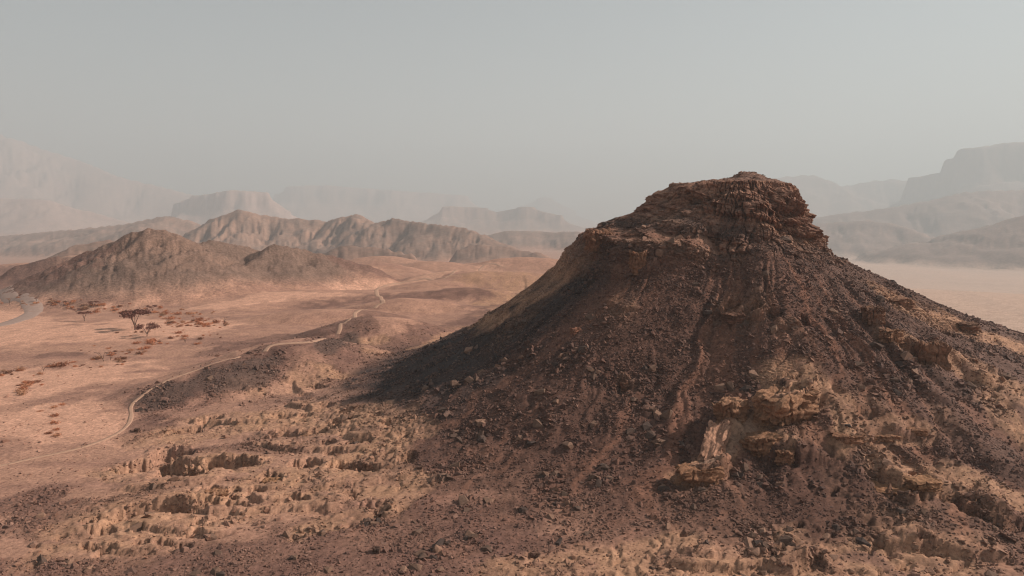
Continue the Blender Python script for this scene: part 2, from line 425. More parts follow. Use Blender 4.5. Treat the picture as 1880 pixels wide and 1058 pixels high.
# ---- scarps: small cliffs in the bedrock.  pixel polyline of the foot, height, dip length
SCARP_PX = [
    ([(520,742),(555,750),(590,756)], 1.4, 6, .2),
    ([(400,700),(440,712),(480,722),(520,718)], 1.0, 5, .3),
    ([(625,800),(660,806),(700,800)], 1.4, 5, .3),
    ([(455,895),(480,925),(520,925),(560,918)], 1.4, 5, .3),
    ([(160,990),(180,968),(215,948),(250,934),(300,932),(350,938),(430,934)], 1.9, 7, .3),
    ([(160,1008),(200,1012),(260,1014),(320,1012)], 1.0, 5, .3),
    ([(330,960),(370,955),(420,948)], .9, 4, .3),
    ([(690,940),(715,945),(740,936)], 1.0, 5, .3),
    ([(560,935),(600,930),(640,922)], 1.0, 5, .3),
    ([(505,690),(540,700),(560,722),(590,716)], 1.4, 6, .3),
    ([(650,640),(680,648),(725,646)], 1.2, 5, .3),
    ([(820,612),(860,604),(900,598)], 1.3, 5, .3),
    ([(920,602),(960,596),(985,590)], 1.2, 6, .3),
    ([(930,516),(965,522),(1000,512)], 1.6, 10, .5),
    ([(250,940),(330,936),(420,944),(520,940),(620,930),(700,912)], 1.3, 6, .2),
    ([(330,770),(400,778),(470,776),(540,770)], 1.1, 6, .2),
    ([(430,812),(500,822),(580,830),(660,828),(720,820)], 1.3, 6, .2),
    ([(200,905),(280,900),(360,890),(430,880)], 1.2, 6, .2),
    ([(560,900),(640,892),(720,884),(770,872)], 1.2, 6, .2),
    ([(200,965),(280,975),(380,978),(470,970)], 1.0, 5, .2),
    ([(1180,1040),(1280,1046),(1400,1036),(1520,1030),(1600,1038)], 1.4, 5, .2),
    ([(1640,1000),(1720,1012),(1800,1018),(1885,1020)], 1.6, 5, .2),
    # on the front slope of the butte
    ([(1238,888),(1262,898),(1300,896),(1335,874),(1352,850)], 2.8, 5, .25),
    ([(1315,800),(1335,815),(1352,812),(1368,790)], 2.2, 4, .25),
    ([(1390,762),(1412,776),(1440,786),(1470,776),(1492,750),(1502,722)], 4.2, 7, .22),
    ([(1378,830),(1400,842),(1430,838),(1452,846),(1462,870)], 2.6, 5, .25),
    ([(1520,812),(1550,824),(1580,820),(1610,806),(1650,800),(1700,802)], 2.0, 5, .25),
    ([(1560,775),(1600,760),(1610,775)], 1.0, 3, .25),
    ([(1592,868),(1625,892),(1655,915),(1680,925),(1700,915)], 2.0, 6, .25),
    ([(1730,905),(1765,930),(1800,948),(1840,962),(1885,972)], 2.6, 6, .25),
    ([(1590,1000),(1640,1008),(1700,1000),(1740,1010)], 1.6, 5, .3),
    ([(1410,1040),(1450,1052),(1500,1040),(1540,1045)], 1.6, 5, .3),
    ([(1240,1020),(1290,1032),(1340,1030)], 1.2, 4, .3),
    ([(1780,705),(1810,712),(1840,706)], 1.6, 6, .3),
    ([(1590,600),(1604,608),(1616,606)], 1.6, 4, .3),
    ([(1620,560),(1650,556),(1670,560)], 1.0, 4, .3),
    ([(1740,610),(1775,606),(1790,598)], .9, 4, .3),
    # across the butte's mid slope
    ([(1290,575),(1330,582),(1375,580),(1420,584)], 2.0, 4, .25),
    ([(1420,600),(1450,612),(1480,606)], 1.3, 3, .25),
    ([(1130,700),(1150,705),(1165,695)], 1.4, 3, .25),
    ([(1100,560),(1140,570),(1180,560)], 1.0, 3, .25),
    ([(1700,770),(1730,778),(1760,772)], 1.0, 4, .3),
]
HOLLOWS_PX = [  # pixel centre, radius across, radius in depth, turn, depth
    (292,852,6.2,3.6,8,3.4),(340,868,4.6,2.6,-15,3.0),(318,832,3.4,2.2,10,2.4),(252,864,3.4,1.6,12,1.6),(420,852,5.0,2.6,-4,3.0),(362,786,4.2,1.7,38,2.4),(385,772,2.4,1.3,35,1.8),
    (545,798,5.4,2.0,8,2.8),(592,788,3.2,1.5,14,2.2),(632,770,3.4,1.3,5,1.5),(520,765,2.4,1.3,0,1.3),(560,762,1.6,1.0,0,1.3),(645,752,2.6,1.0,10,1.2),(497,878,1.9,1.6,0,2.2),(566,850,2.1,1.8,0,2.3),(541,852,1.0,1.2,0,1.5),
    (640,856,3.2,1.5,-5,2.2),(678,862,2.4,1.2,-8,1.8),(612,832,1.6,1.1,0,1.2),(660,812,2.4,1.1,5,1.4),(604,815,1.6,1.0,0,1.3),(396,905,2.2,1.5,-10,1.8),(430,902,1.0,.9,0,1.3),(428,918,.9,.8,0,1.3),(472,905,1.7,1.2,-30,1.6),(545,918,2.0,.9,-15,1.3),
    (300,936,4.6,1.0,12,1.2),(350,936,4.0,.8,2,1.2),(410,931,4.2,.8,2,1.1),(215,952,3.6,.9,30,1.1),(190,975,1.6,.8,20,1.0),(240,945,1.3,.7,0,1.0),(262,1000,1.3,.7,0,.9),(300,998,1.4,.8,0,.9),(335,1002,1.2,.7,0,.9),(170,1004,1.8,.7,-10,.9),(200,1010,1.1,.6,0,.9),(360,980,1.0,.7,0,.9),
    (585,712,2.2,1.3,0,1.2),(560,725,1.8,1.0,0,1.0),(700,938,1.6,.9,5,1.0),(690,925,2.4,.8,20,1.0),(750,840,1.6,1.6,60,1.4),(602,745,1.8,1.2,0,1.4),
    (1640,890,3.0,1.8,-32,2.6),(1672,908,2.6,1.5,-25,2.4),(1610,872,1.6,1.0,-20,1.4),(1765,922,2.8,1.2,-30,2.0),(1822,948,3.6,1.1,-22,2.0),(1872,965,2.4,1.0,-10,1.6),(1425,1022,1.1,.9,0,1.4),(1500,1036,1.0,.8,0,1.3),(1700,1002,.9,1.4,0,1.3),(1725,1012,.9,.8,0,1.1),
    (1800,704,3.4,1.3,-10,1.5),(1846,692,1.6,.9,0,1.1),(1688,652,4.0,2.4,-10,2.2),(1645,632,1.0,1.0,0,1.6),(1655,640,.8,.8,0,1.4),(1740,612,1.6,1.0,0,1.0),(1590,768,1.2,.8,0,1.0),(1460,750,2.0,1.0,10,1.6),
    (1345,568,1.8,1.2,5,1.5),(1385,572,1.8,1.2,0,1.5),(1420,578,1.6,1.0,0,1.3),(1475,590,1.0,1.4,-30,1.2),(1145,708,1.4,1.2,0,1.5),(1345,395,1.0,1.0,0,.5),
]
_hp = hits([(h_[0], h_[1]) for h_ in HOLLOWS_PX])
HOLLOWS = [(p[0], p[1], h_[2], h_[3], R(h_[4]), h_[5]) for p, h_ in zip(_hp, HOLLOWS_PX)]
def hollows_h(x, y):
    h = np.zeros(x.shape)
    for i, (X, Y, rx, ry, rot, dp) in enumerate(HOLLOWS):
        R_ = rx * 1.8 + 1; m = (np.abs(x - X) < R_) & (np.abs(y - Y) < R_)
        if not m.any(): continue
        dx = x[m] - X; dy = y[m] - Y; c, s_ = math.cos(rot), math.sin(rot)
        u = (dx * c + dy * s_) / rx; v = (-dx * s_ + dy * c) / ry
        q = np.hypot(u, v * (1 + .25 * u)) + .30 * perlin(x[m] / (rx * .45), y[m] / (ry * .5), 500 + i) + .12 * perlin(x[m] / .7, y[m] / .7, 530)
        fl = .75 + .25 * np.clip(v, -1, 1)                       # floor deepens towards the far wall
        h[m] = np.minimum(h[m], -dp * fl * (1 - ss(.80, 1.02, q)))
        rim = .22 * dp * np.exp(-((q - 1.15) / .22) ** 2) * np.clip(.3 + v, 0, 1)
        h[m] = h[m] + rim * (h[m] > -.05)
    return h
SCARPS = []
for pts, H_, L_, soft in SCARP_PX:
    SCARPS.append((catmull(hits(pts), 1.5), H_, L_, soft))

def scarps_h(x, y):
    h = np.zeros(x.shape); sd_mask = np.zeros(x.shape)
    for i, (P, Hs, L, soft) in enumerate(SCARPS):
        mg = L * 2.5
        xs = [p[0] for p in P]; ys = [p[1] for p in P]
        m = (x > min(xs) - mg) & (x < max(xs) + mg) & (y > min(ys) - mg) & (y < max(ys) + mg)
        if not m.any(): continue
        xx = x[m]; yy = y[m]
        wx = xx + 1.5 * fbm(xx / 8.0, yy / 8.0, 2, 200 + i); wy = yy + 1.5 * fbm(xx / 8.0, yy / 8.0, 2, 230 + i)
        d, s, side, fi = pl_dist(wx, wy, P[::2] if len(P) > 6 else P)
        tot = max(s.max(), 1e-3)
        u = s / tot
        taper = ss(0, .22, u) * ss(0, .22, 1 - u)
        endfade = 1.0
        sd = d * side + 0.22 * sharp(perlin(xx / 1.9, yy / 1.9, 260 + i), .5)
        up = ss(-soft, soft, sd) * np.exp(-np.maximum(sd, 0) / L)
        dn = -0.36 * np.exp(-(np.minimum(sd, 0) / 1.2) ** 2) * (1 - ss(-soft, soft, sd))
        h[m] += (.85 if Hs > 2 else .5) * Hs * taper * (up + dn)
        sd_mask[m] = np.maximum(sd_mask[m], taper * np.exp(-np.abs(sd - L * .25) / (L * .6)))
    return h, sd_mask

# ---- where each ground cover lies (strokes of pixels, radius in metres)
STROKES = {
 'stone': [([(190,975),(300,955),(400,930),(480,905),(600,870),(700,820)], 7), ([(330,800),(440,775),(560,765),(660,775),(700,790)], 7), ([(230,865),(330,850),(450,850)], 5),
           ([(560,700),(600,680),(620,695)], 3.5), ([(660,628),(700,624)], 2.5), ([(640,905),(740,900),(760,880)], 3), ([(560,975),(650,950),(720,930)], 2.2),
           ([(1620,860),(1690,880),(1780,880),(1890,930)], 3), ([(1620,970),(1660,1020),(1740,1035)], 4), ([(940,1048),(1080,1036),(1180,1020),(1250,1000)], 3), ([(1150,1050),(1300,1045),(1450,1050),(1600,1050)], 2.2),
           ([(1250,885),(1310,870),(1340,830),(1370,780)], 1.6), ([(1400,760),(1460,750),(1500,710),(1470,680),(1420,690)], 2.6), ([(1540,812),(1600,800),(1690,795)], 1.8), ([(1400,820),(1450,830)], 1.6),
           ([(1660,645),(1730,655),(1810,690),(1890,735)], 3.2), ([(1650,555),(1740,590),(1820,620),(1900,650)], 4.5), ([(1820,730),(1870,790),(1900,820)], 2.5),
           ([(880,506),(950,500),(1010,512)], 14), ([(880,560),(940,548),(985,540)], 7), ([(760,640),(840,612),(920,590)], 3), ([(1550,740),(1530,880),(1560,940)], 1.6), ([(1640,1000),(1560,990),(1450,1000)], 2.5)],
 'brown': [([(300,730),(380,700),(450,675),(500,655)], 8), ([(480,650),(580,640),(640,612)], 5), ([(420,640),(520,622),(640,600),(700,580)], 9), ([(620,690),(700,650),(780,620),(870,590)], 9), ([(600,560),(760,545),(900,530),(1000,520)], 12),
           ([(-40,1080),(200,1056),(380,1030),(520,1010),(640,980),(720,960),(860,960)], 6), ([(520,1060),(760,1040),(900,1000)], 8), ([(120,1075),(300,1070),(700,1075)], 6),
           ([(300,900),(230,920),(200,935)], 3), ([(350,830),(430,820),(520,830)], 1.4), ([(60,920),(120,960)], 5), ([(420,880),(560,905),(640,895)], 1), ([(280,770),(270,800),(300,780)], 4), ([(90,652),(140,650)], 3),
           ([(700,700),(760,640),(900,570),(1000,520)], 7), ([(1700,530),(1800,555),(1900,580)], 8), ([(640,480),(700,500)], 14), ([(100,500),(0,505)], 25), ([(780,760),(800,850)], 4)],
 'sand':  [([(-100,640),(0,620),(120,610),(230,610),(330,600)], 16), ([(-60,560),(60,600)], 12), ([(240,590),(330,612),(400,600)], 9), ([(545,648),(590,655),(630,672)], 4.5), ([(-100,740),(60,700),(160,690)], 14), ([(400,560),(520,540),(620,545),(640,560)], 11),
           ([(0,780),(120,760),(160,790)], 10), ([(-50,460),(150,440)], 60), ([(640,530),(800,505),(900,490)], 10), ([(280,480),(340,470)], 30), ([(1560,480),(1900,520)], 80), ([(1000,400),(500,430),(0,415)], 200)],
 'pale':  [([(1375,785),(1345,815),(1325,850),(1298,880)], 1.1)],
 'deep':  [([(290,735),(340,712),(400,694),(450,682)], 5), ([(470,668),(500,662)], 3), ([(600,640),(640,622)], 3)],
 'dark':  [([(1430,900),(1500,880),(1520,930)], 6)],
}
STROKES = {k: [([tuple(p[:2]) for p in hits(pts)], r_) for pts, r_ in v] for k, v in STROKES.items()}
def stroke_mask(x, y, key, warp):
    out = np.zeros(x.shape)
    for P, rad in STROKES[key]:
        mg = rad * 2.2
        xs = [p[0] for p in P]; ys = [p[1] for p in P]
        m = (x > min(xs) - mg) & (x < max(xs) + mg) & (y > min(ys) - mg) & (y < max(ys) + mg)
        if not m.any(): continue
        d = pl_dist(x[m], y[m], P)[0] + warp[m] * rad * 0.9
        out[m] = np.maximum(out[m], 1 - ss(rad * .65, rad * 1.35, d))
    return out
print('strokes', time.time() - T0)

def track_dist(x, y):
    d = np.full(x.shape, 1e3)
    for P, w in PATHS + [(ROAD, 6.0)]:
        xs = [p[0] for p in P]; ys = [p[1] for p in P]
        m = (x > min(xs) - 12) & (x < max(xs) + 12) & (y > min(ys) - 12) & (y < max(ys) + 12)
        if m.any():
            d[m] = np.minimum(d[m], pl_dist(x[m], y[m], P)[0] - w * .5)
    return d

def terrain(x, y, want=True):
    """final ground height and albedo, at any place"""
    x = np.asarray(x, float); y = np.asarray(y, float)
    B, r, th = butte_h(x, y)
    rr = np.hypot(x, y)
    ids = np.zeros(x.shape, int)
    rh = ridges_h(x, y, ids)
    g = base_h(x, y) + mounds_h(x, y) + rh
    h = np.where(B > -55, smax(g, B, 1.5), g)
    apron = ss(-2.5, 3.0, B - g) * (1 - ss(110, 170, r))                       # 1 on the butte's own slopes
    td = track_dist(x, y)
    calm = ss(0.0, 5.0, td)
    warp = fbm(x / 7, y / 7, 4, 11) * 1.3
    nearw = 1 - ss(220, 420, rr)
    stone = stroke_mask(x, y, 'stone', warp)
    brown = stroke_mask(x, y, 'brown', warp)
    sand = stroke_mask(x, y, 'sand', warp)
    dark = stroke_mask(x, y, 'dark', warp); pale = stroke_mask(x, y, 'pale', warp * .6); deep = stroke_mask(x, y, 'deep', warp)
    sc, scm = scarps_h(x, y)
    stone = np.clip(np.maximum(stone, scm * (.9 - .45 * apron)), 0, 1)
    # radial gullies and ribs of the scree
    rg = np.degrees(1) * 0 + th / 57.2958
    gw = fbm(x / 9, y / 9, 3, 17) * 0.09
    rib = 1.5 * np.abs(perlin((rg + .6 * gw) * 8, r / 70, 21)) + .5 * np.abs(perlin((rg + gw) * 25, r / 40, 24))
    ribw = apron * ss(20, 32, r) * (1 - ss(66, 92, r))
    h = h + ribw * (rib * 1.05 - .4) * (.35 + 1.1 * ss(-.3, .4, fbm(x / 16, y / 16, 3, 19)))
    # bedrock ledges: cuestas whose steep side faces left, broken up by noise
    ca = x * .87 + y * .50; cb = -x * .50 + y * .87            # along and across the strike of the beds
    u = (cb + 2.2 * fbm(ca / 9, cb / 4, 2, 31)) / 3.1
    saw = u - np.floor(u)
    amp = np.clip(.15 + 1.6 * perlin(np.floor(u) * 3.7, ca / 7.0, 33), 0, 1.3)
    led = amp * (.85 * (1 - saw) * ss(0, .09, saw) - .15)
    u2 = (x * .8 + y * .3 + 3.0 * fbm(x / 7, y / 7, 4, 37)) / 6.5
    saw2 = u2 - np.floor(u2)
    amp2 = np.clip(1.5 * perlin(np.floor(u2) * 2.9, y / 6.0, 39), 0, 1.3)
    led = .28 * led + amp2 * .4 * (1 - saw2) * ss(0, .05, saw2)
    h = h + sc * ss(0, 3, td) + stone * nearw * led * calm
    hol = hollows_h(x, y) * calm; h = h + hol
    sbed = np.clip(stone * 1.2, 0, 1) * nearw * calm
    wq = .5 * fbm(ca / 7, cb / 2.8, 2, 45) + .04 * x
    hq = (h + wq) / .34; fr = hq - np.floor(hq)
    h = h + sbed * (.34 * (np.floor(hq) + ss(.70, .98, fr)) - wq - h)
    hole = ss(.60, .68, perlin(ca / 4.4, cb / 1.7, 47) + .2 * perlin(ca / 2.4, cb / 1.6, 48))
    crev = (1 - ss(.05, .15, np.abs(perlin(ca / 8 + .3 * perlin(x / 2, y / 2, 44), cb / 3.0, 49)))) * ss(.05, .3, perlin(ca / 9, cb / 6, 50))
    h = h - sbed * (hole * .8 + crev * .42)
    # small relief
    n1 = fbm(x / 2.6, y / 2.6, 4, 51); n2 = ridged(x / 5.5, y / 5.5, 4, 54)
    rock = np.clip(apron * ss(90, 70, r) + 0.55 * brown + 0.5 * stone, 0, 1)
    h = h + calm * nearw * ((0.08 + 0.14 * rock * (1 - .6 * stone)) * n1 + 0.12 * rock * (n2 - .3) + (.03 + .10 * rock * (1 - .7 * stone)) * ridged(x / 1.6, y / 1.6, 3, 56, .55))
    farrel = ss(250, 420, rr) * (1 - ss(1500, 2600, rr)) * np.clip((rh - .006 * rr) / 14, 0, 1)
    h = h + farrel * 1.3 * ridged(x / 22, y / 22, 4, 58)
    h = h + ss(200, 260, rr) * (1 - ss(500, 800, rr)) * np.clip(rh / 9, 0, 1) * .9 * ridged(x / 8, y / 8, 4, 59, .6)
    if not want:
        return h
    # ---------------- albedo
    C = lambda *c: np.array(c, float)
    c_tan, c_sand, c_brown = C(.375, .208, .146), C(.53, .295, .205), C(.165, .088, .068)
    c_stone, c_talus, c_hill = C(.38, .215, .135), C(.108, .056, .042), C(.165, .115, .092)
    col = np.ones(x.shape + (3,)) * c_tan
    def blend(col, c, m):
        return col + (c - col) * m[..., None]
    patch = ss(-.2, .35, fbm(x / 28, y / 16, 5, 71))
    col = blend(col, c_brown * 1.25, patch * .38 * (1 - .95 * ss(300, 700, rr)))
    streak = ss(.0, .35, fbm(x / 60, y / 9, 4, 73)) * (1 - .8 * ss(400, 900, rr))
    col = blend(col, c_brown * 1.4, streak * .45 * (1 - sand))
    col = blend(col, c_sand, sand * .9)
    hillm = ss(1.0 + rr * .002, 7.0 + rr * .008, rh)
    hilln = np.clip(.75 + .5 * fbm(x / 30, y / 30, 4, 75), 0, 1)
    col = blend(col, c_hill, hillm * hilln * .9)
    nearhill = hillm * (1 - ss(480, 620, rr)); col = blend(col, C(.165, .105, .080), nearhill * .7)
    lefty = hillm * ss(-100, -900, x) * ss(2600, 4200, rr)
    col = blend(col, C(.48, .31, .25), lefty * .85)  # pinkish rock, lightened so the far left mountains fade as in thicker haze
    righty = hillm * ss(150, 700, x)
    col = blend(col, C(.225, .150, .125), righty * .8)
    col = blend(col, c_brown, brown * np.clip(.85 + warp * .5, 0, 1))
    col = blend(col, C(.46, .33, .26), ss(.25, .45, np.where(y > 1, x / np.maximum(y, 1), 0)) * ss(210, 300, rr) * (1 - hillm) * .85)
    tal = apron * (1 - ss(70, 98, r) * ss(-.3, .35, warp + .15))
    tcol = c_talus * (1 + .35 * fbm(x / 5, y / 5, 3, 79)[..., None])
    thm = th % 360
    tcol = tcol + (C(.036, .030, .030) - tcol) * (ss(222, 196, thm) * ss(130, 165, thm))[..., None]  # left flank scree coloured darker to deepen the shade lying there
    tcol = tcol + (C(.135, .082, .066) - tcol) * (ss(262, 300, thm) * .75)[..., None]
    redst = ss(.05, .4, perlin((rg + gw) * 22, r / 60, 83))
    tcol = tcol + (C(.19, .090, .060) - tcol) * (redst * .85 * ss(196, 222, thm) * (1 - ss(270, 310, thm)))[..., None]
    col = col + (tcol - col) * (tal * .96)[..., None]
    bandr = apron * ss(.0, .5, fbm(x / 12, y / 12, 4, 87)) * ss(28, 60, r)
    col = blend(col, c_brown, bandr * .25)
    col = blend(col, c_stone * 1.0, stone * np.clip(.8 + warp * .7, 0, 1))
    sg = ss(.1, .5, fbm(x / 3, y / 2, 4, 91))
    col = blend(col, c_brown * 1.3, stone * sg * .5)
    col = blend(col, c_talus * .9, dark * .9)
    col = blend(col, C(.105, .066, .054), deep * .85)
    col = blend(col, C(.36, .23, .165), pale * .6)
    col = col * (1 + .10 * fbm(x / 1.7, y / 1.7, 3, 95))[..., None]
    chute = 1 - .55 * redst * apron * ss(20, 28, r)
    rub = chute * np.clip(tal * 1.0 + brown * .8 + .22 * apron + dark, 0, 1) * (1 - .85 * np.clip(stone - .1, 0, 1)) * (1 - .9 * sand) * (1 - .9 * pale) * ss(-.2, 1.2, td) + deep * .4 + .8 * ss(-.4, -1.2, hol)  # last term adds stones in the hollows to darken them like deep shade
    return h, np.clip(col, .02, .8), ids, rub, np.clip(stone, 0, 1), apron

# ------------------------------------------------------------------ materials
def nt(mat):
    mat.use_nodes = True
    n = mat.node_tree; n.nodes.clear()
    return n
def ground_material(name, fine=1.6, bump=.35, contrast=.45, rough=.95):
    m = bpy.data.materials.new(name); n = nt(m)
    out = n.nodes.new('ShaderNodeOutputMaterial'); b = n.nodes.new('ShaderNodeBsdfPrincipled')
    b.inputs['Roughness'].default_value = rough
    b.inputs['Specular IOR Level'].default_value = .12
    at_ = n.nodes.new('ShaderNodeAttribute'); at_.attribute_name = 'Col'
    tc = n.nodes.new('ShaderNodeTexCoord')
    n1 = n.nodes.new('ShaderNodeTexNoise'); n1.inputs['Scale'].default_value = fine; n1.inputs['Detail'].default_value = 8; n1.inputs['Roughness'].default_value = .7
    n2 = n.nodes.new('ShaderNodeTexNoise'); n2.inputs['Scale'].default_value = fine * .17; n2.inputs['Detail'].default_value = 6
    mr = n.nodes.new('ShaderNodeMapRange'); mr.inputs['From Min'].default_value = .3; mr.inputs['From Max'].default_value = .7
    mr.inputs['To Min'].default_value = 1 - contrast; mr.inputs['To Max'].default_value = 1 + contrast
    mr2 = n.nodes.new('ShaderNodeMapRange'); mr2.inputs['From Min'].default_value = .3; mr2.inputs['From Max'].default_value = .7
    mr2.inputs['To Min'].default_value = .85; mr2.inputs['To Max'].default_value = 1.15
    mul = n.nodes.new('ShaderNodeMath'); mul.operation = 'MULTIPLY'
    vm = n.nodes.new('ShaderNodeVectorMath'); vm.operation = 'SCALE'
    for q in (n1, n2): n.links.new(tc.outputs['Object'], q.inputs['Vector'])
    n.links.new(n1.outputs['Fac'], mr.inputs['Value']); n.links.new(n2.outputs['Fac'], mr2.inputs['Value'])
    n.links.new(mr.outputs[0], mul.inputs[0]); n.links.new(mr2.outputs[0], mul.inputs[1])
    n.links.new(at_.outputs['Color'], vm.inputs[0]); n.links.new(mul.outputs[0], vm.inputs['Scale'])
    n.links.new(vm.outputs['Vector'], b.inputs['Base Color'])
    bp = n.nodes.new('ShaderNodeBump'); bp.inputs['Strength'].default_value = bump; bp.inputs['Distance'].default_value = .5
    n.links.new(n1.outputs['Fac'], bp.inputs['Height']); n.links.new(bp.outputs[0], b.inputs['Normal'])
    n.links.new(b.outputs[0], out.inputs['Surface'])
    return m
M_ground = ground_material('desert_ground')
M_far = ground_material('far_rock', fine=.12, bump=.6, contrast=.3)
M_mid = ground_material('hill_rock', fine=.9, bump=.9, contrast=.5)
M_butte = ground_material('butte_rock', fine=2.2, bump=.6, contrast=.5)

def rock_material(name, stops, rough=.9, inst=False):
    m = bpy.data.materials.new(name); n = nt(m)
    out = n.nodes.new('ShaderNodeOutputMaterial'); b = n.nodes.new('ShaderNodeBsdfPrincipled')
    b.inputs['Roughness'].default_value = rough; b.inputs['Specular IOR Level'].default_value = .2
    oi = n.nodes.new('ShaderNodeObjectInfo'); cr = n.nodes.new('ShaderNodeValToRGB')
    while len(cr.color_ramp.elements) < len(stops): cr.color_ramp.elements.new(.5)
    for e, (p, c) in zip(cr.color_ramp.elements, stops):
        e.position = p; e.color = c + (1,)
    n.links.new(oi.outputs['Random'], cr.inputs['Fac'])
    tc = n.nodes.new('ShaderNodeTexCoord'); no = n.nodes.new('ShaderNodeTexNoise'); no.inputs['Scale'].default_value = 3; no.inputs['Detail'].default_value = 5
    n.links.new(tc.outputs['Object'], no.inputs['Vector'])
    mr = n.nodes.new('ShaderNodeMapRange'); mr.inputs['To Min'].default_value = .55; mr.inputs['To Max'].default_value = 1.45
    n.links.new(no.outputs['Fac'], mr.inputs['Value'])
    vm = n.nodes.new('ShaderNodeVectorMath'); vm.operation = 'SCALE'
    src = cr.outputs['Color']
    if inst:
        ia = n.nodes.new('ShaderNodeAttribute'); ia.attribute_type = 'INSTANCER'; ia.attribute_name = 'icol'
        mx = n.nodes.new('ShaderNodeMix'); mx.data_type = 'RGBA'; mx.inputs['Factor'].default_value = .62
        n.links.new(cr.outputs['Color'], mx.inputs['A']); n.links.new(ia.outputs['Color'], mx.inputs['B'])
        src = mx.outputs['Result']
    n.links.new(src, vm.inputs[0]); n.links.new(mr.outputs[0], vm.inputs['Scale'])
    n.links.new(vm.outputs['Vector'], b.inputs['Base Color'])
    bp = n.nodes.new('ShaderNodeBump'); bp.inputs['Strength'].default_value = .4; bp.inputs['Distance'].default_value = .1
    n.links.new(no.outputs['Fac'], bp.inputs['Height']); n.links.new(bp.outputs[0], b.inputs['Normal'])
    n.links.new(b.outputs[0], out.inputs['Surface'])
    return m
DARK_STOPS = [(0, (.024, .021, .022)), (.3, (.050, .034, .031)), (.6, (.115, .060, .045)), (.85, (.22, .112, .078)), (1, (.34, .21, .16))]
M_rubble = rock_material('rubble_rock', DARK_STOPS, inst=True)
M_boulder = rock_material('boulder_rock', [(0, (.06, .042, .036)), (.5, (.13, .078, .056)), (1, (.25, .145, .10))])
M_pale = rock_material('pale_sandstone', [(0, (.28, .165, .10)), (1, (.38, .24, .15))])

def simple_noise_material(name, c0, c1, scale, rough=.95):
    m = bpy.data.materials.new(name); n = nt(m)
    out = n.nodes.new('ShaderNodeOutputMaterial'); b = n.nodes.new('ShaderNodeBsdfPrincipled')
    b.inputs['Roughness'].default_value = rough; b.inputs['Specular IOR Level'].default_value = .1
    tc = n.nodes.new('ShaderNodeTexCoord'); no = n.nodes.new('ShaderNodeTexNoise'); no.inputs['Scale'].default_value = scale; no.inputs['Detail'].default_value = 6
    mx = n.nodes.new('ShaderNodeMix'); mx.data_type = 'RGBA'; mx.inputs['A'].default_value = c0 + (1,); mx.inputs['B'].default_value = c1 + (1,)
    mr = n.nodes.new('ShaderNodeMapRange'); mr.inputs['From Min'].default_value = .3; mr.inputs['From Max'].default_value = .7
    n.links.new(tc.outputs['Object'], no.inputs['Vector']); n.links.new(no.outputs['Fac'], mr.inputs['Value']); n.links.new(mr.outputs[0], mx.inputs['Factor'])
    n.links.new(mx.outputs['Result'], b.inputs['Base Color']); n.links.new(b.outputs[0], out.inputs['Surface'])
    return m
M_path = simple_noise_material('packed_path', (.36, .215, .15), (.44, .275, .195), 1.5)
M_road = simple_noise_material('worn_road', (.28, .195, .16), (.34, .24, .20), .8)
M_bark = simple_noise_material('dry_bark', (.10, .065, .05), (.20, .13, .10), 4)
M_twig = simple_noise_material('acacia_twigs', (.13, .058, .045), (.22, .095, .07), 1.5)
M_bush = rock_material('rust_bush', [(0, (.20, .09, .055)), (.35, (.40, .145, .07)), (.7, (.50, .20, .10)), (1, (.42, .24, .15))])
M_bush2 = simple_noise_material('brown_bush', (.15, .075, .05), (.26, .115, .07), 1.2)

# ------------------------------------------------------------------ mesh helpers
def build_mesh(name, V, F, mat, col=None, smooth=True):
    me = bpy.data.meshes.new(name)
    V = np.asarray(V, np.float32); F = np.asarray(F, np.int32)
    nf, k = F.shape
    me.vertices.add(len(V)); me.vertices.foreach_set('co', V.ravel())
    me.loops.add(nf * k); me.loops.foreach_set('vertex_index', F.ravel())
    me.polygons.add(nf)
    me.polygons.foreach_set('loop_start', np.arange(0, nf * k, k, dtype=np.int32))
    me.polygons.foreach_set('loop_total', np.full(nf, k, np.int32))
    me.polygons.foreach_set('use_smooth', np.full(nf, smooth, bool))
    me.update(calc_edges=True)
    if col is not None:
        a = me.color_attributes.new('Col', 'FLOAT_COLOR', 'POINT')
        c = np.ones((len(V), 4), np.float32); c[:, :3] = col
        a.data.foreach_set('color', c.ravel())
    if mat: me.materials.append(mat)
    return me
def tag(o, label=None, cat=None, group=None, kind=None):
    if label: o['label'] = label
    if cat: o['category'] = cat
    if group: o['group'] = group
    if kind: o['kind'] = kind
    return o
def link(name, me, parent=None):
    o = bpy.data.objects.new(name, me); COL.objects.link(o)
    if parent: o.parent = parent
    return o
def grid_faces(nr, nc, wrap=False):
    i = np.arange(nr - 1)[:, None]; j = np.arange(nc if wrap else nc - 1)[None, :]
    j2 = (j + 1) % nc
    a = i * nc + j; b = i * nc + j2; c = (i + 1) * nc + j2; d = (i + 1) * nc + j
    return np.stack([a, b, c, d], -1).reshape(-1, 4)

# ------------------------------------------------------------------ ground sheet
az = np.concatenate([np.linspace(-180, -50, 40, endpoint=False), np.linspace(-50, -42, 30, endpoint=False), np.linspace(-42, 42, 830, endpoint=False), np.linspace(42, 50, 30, endpoint=False), np.linspace(50, 180, 40, endpoint=False)])
lr = np.concatenate([np.linspace(math.log(8), math.log(58), 40, endpoint=False), np.linspace(math.log(58), math.log(250), 360, endpoint=False),
                     np.linspace(math.log(250), math.log(2600), 340, endpoint=False), np.linspace(math.log(2600), math.log(13500), 200, endpoint=False), np.linspace(math.log(13500), math.log(16500), 6)])
rad = np.exp(lr)
AZ, RAD = np.meshgrid(np.radians(az), rad)
GXw = RAD * np.sin(AZ); GYw = RAD * np.cos(AZ)
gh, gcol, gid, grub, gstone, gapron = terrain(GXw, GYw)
print('terrain', time.time() - T0)
nr, nc = GXw.shape
GF = grid_faces(nr, nc, True)
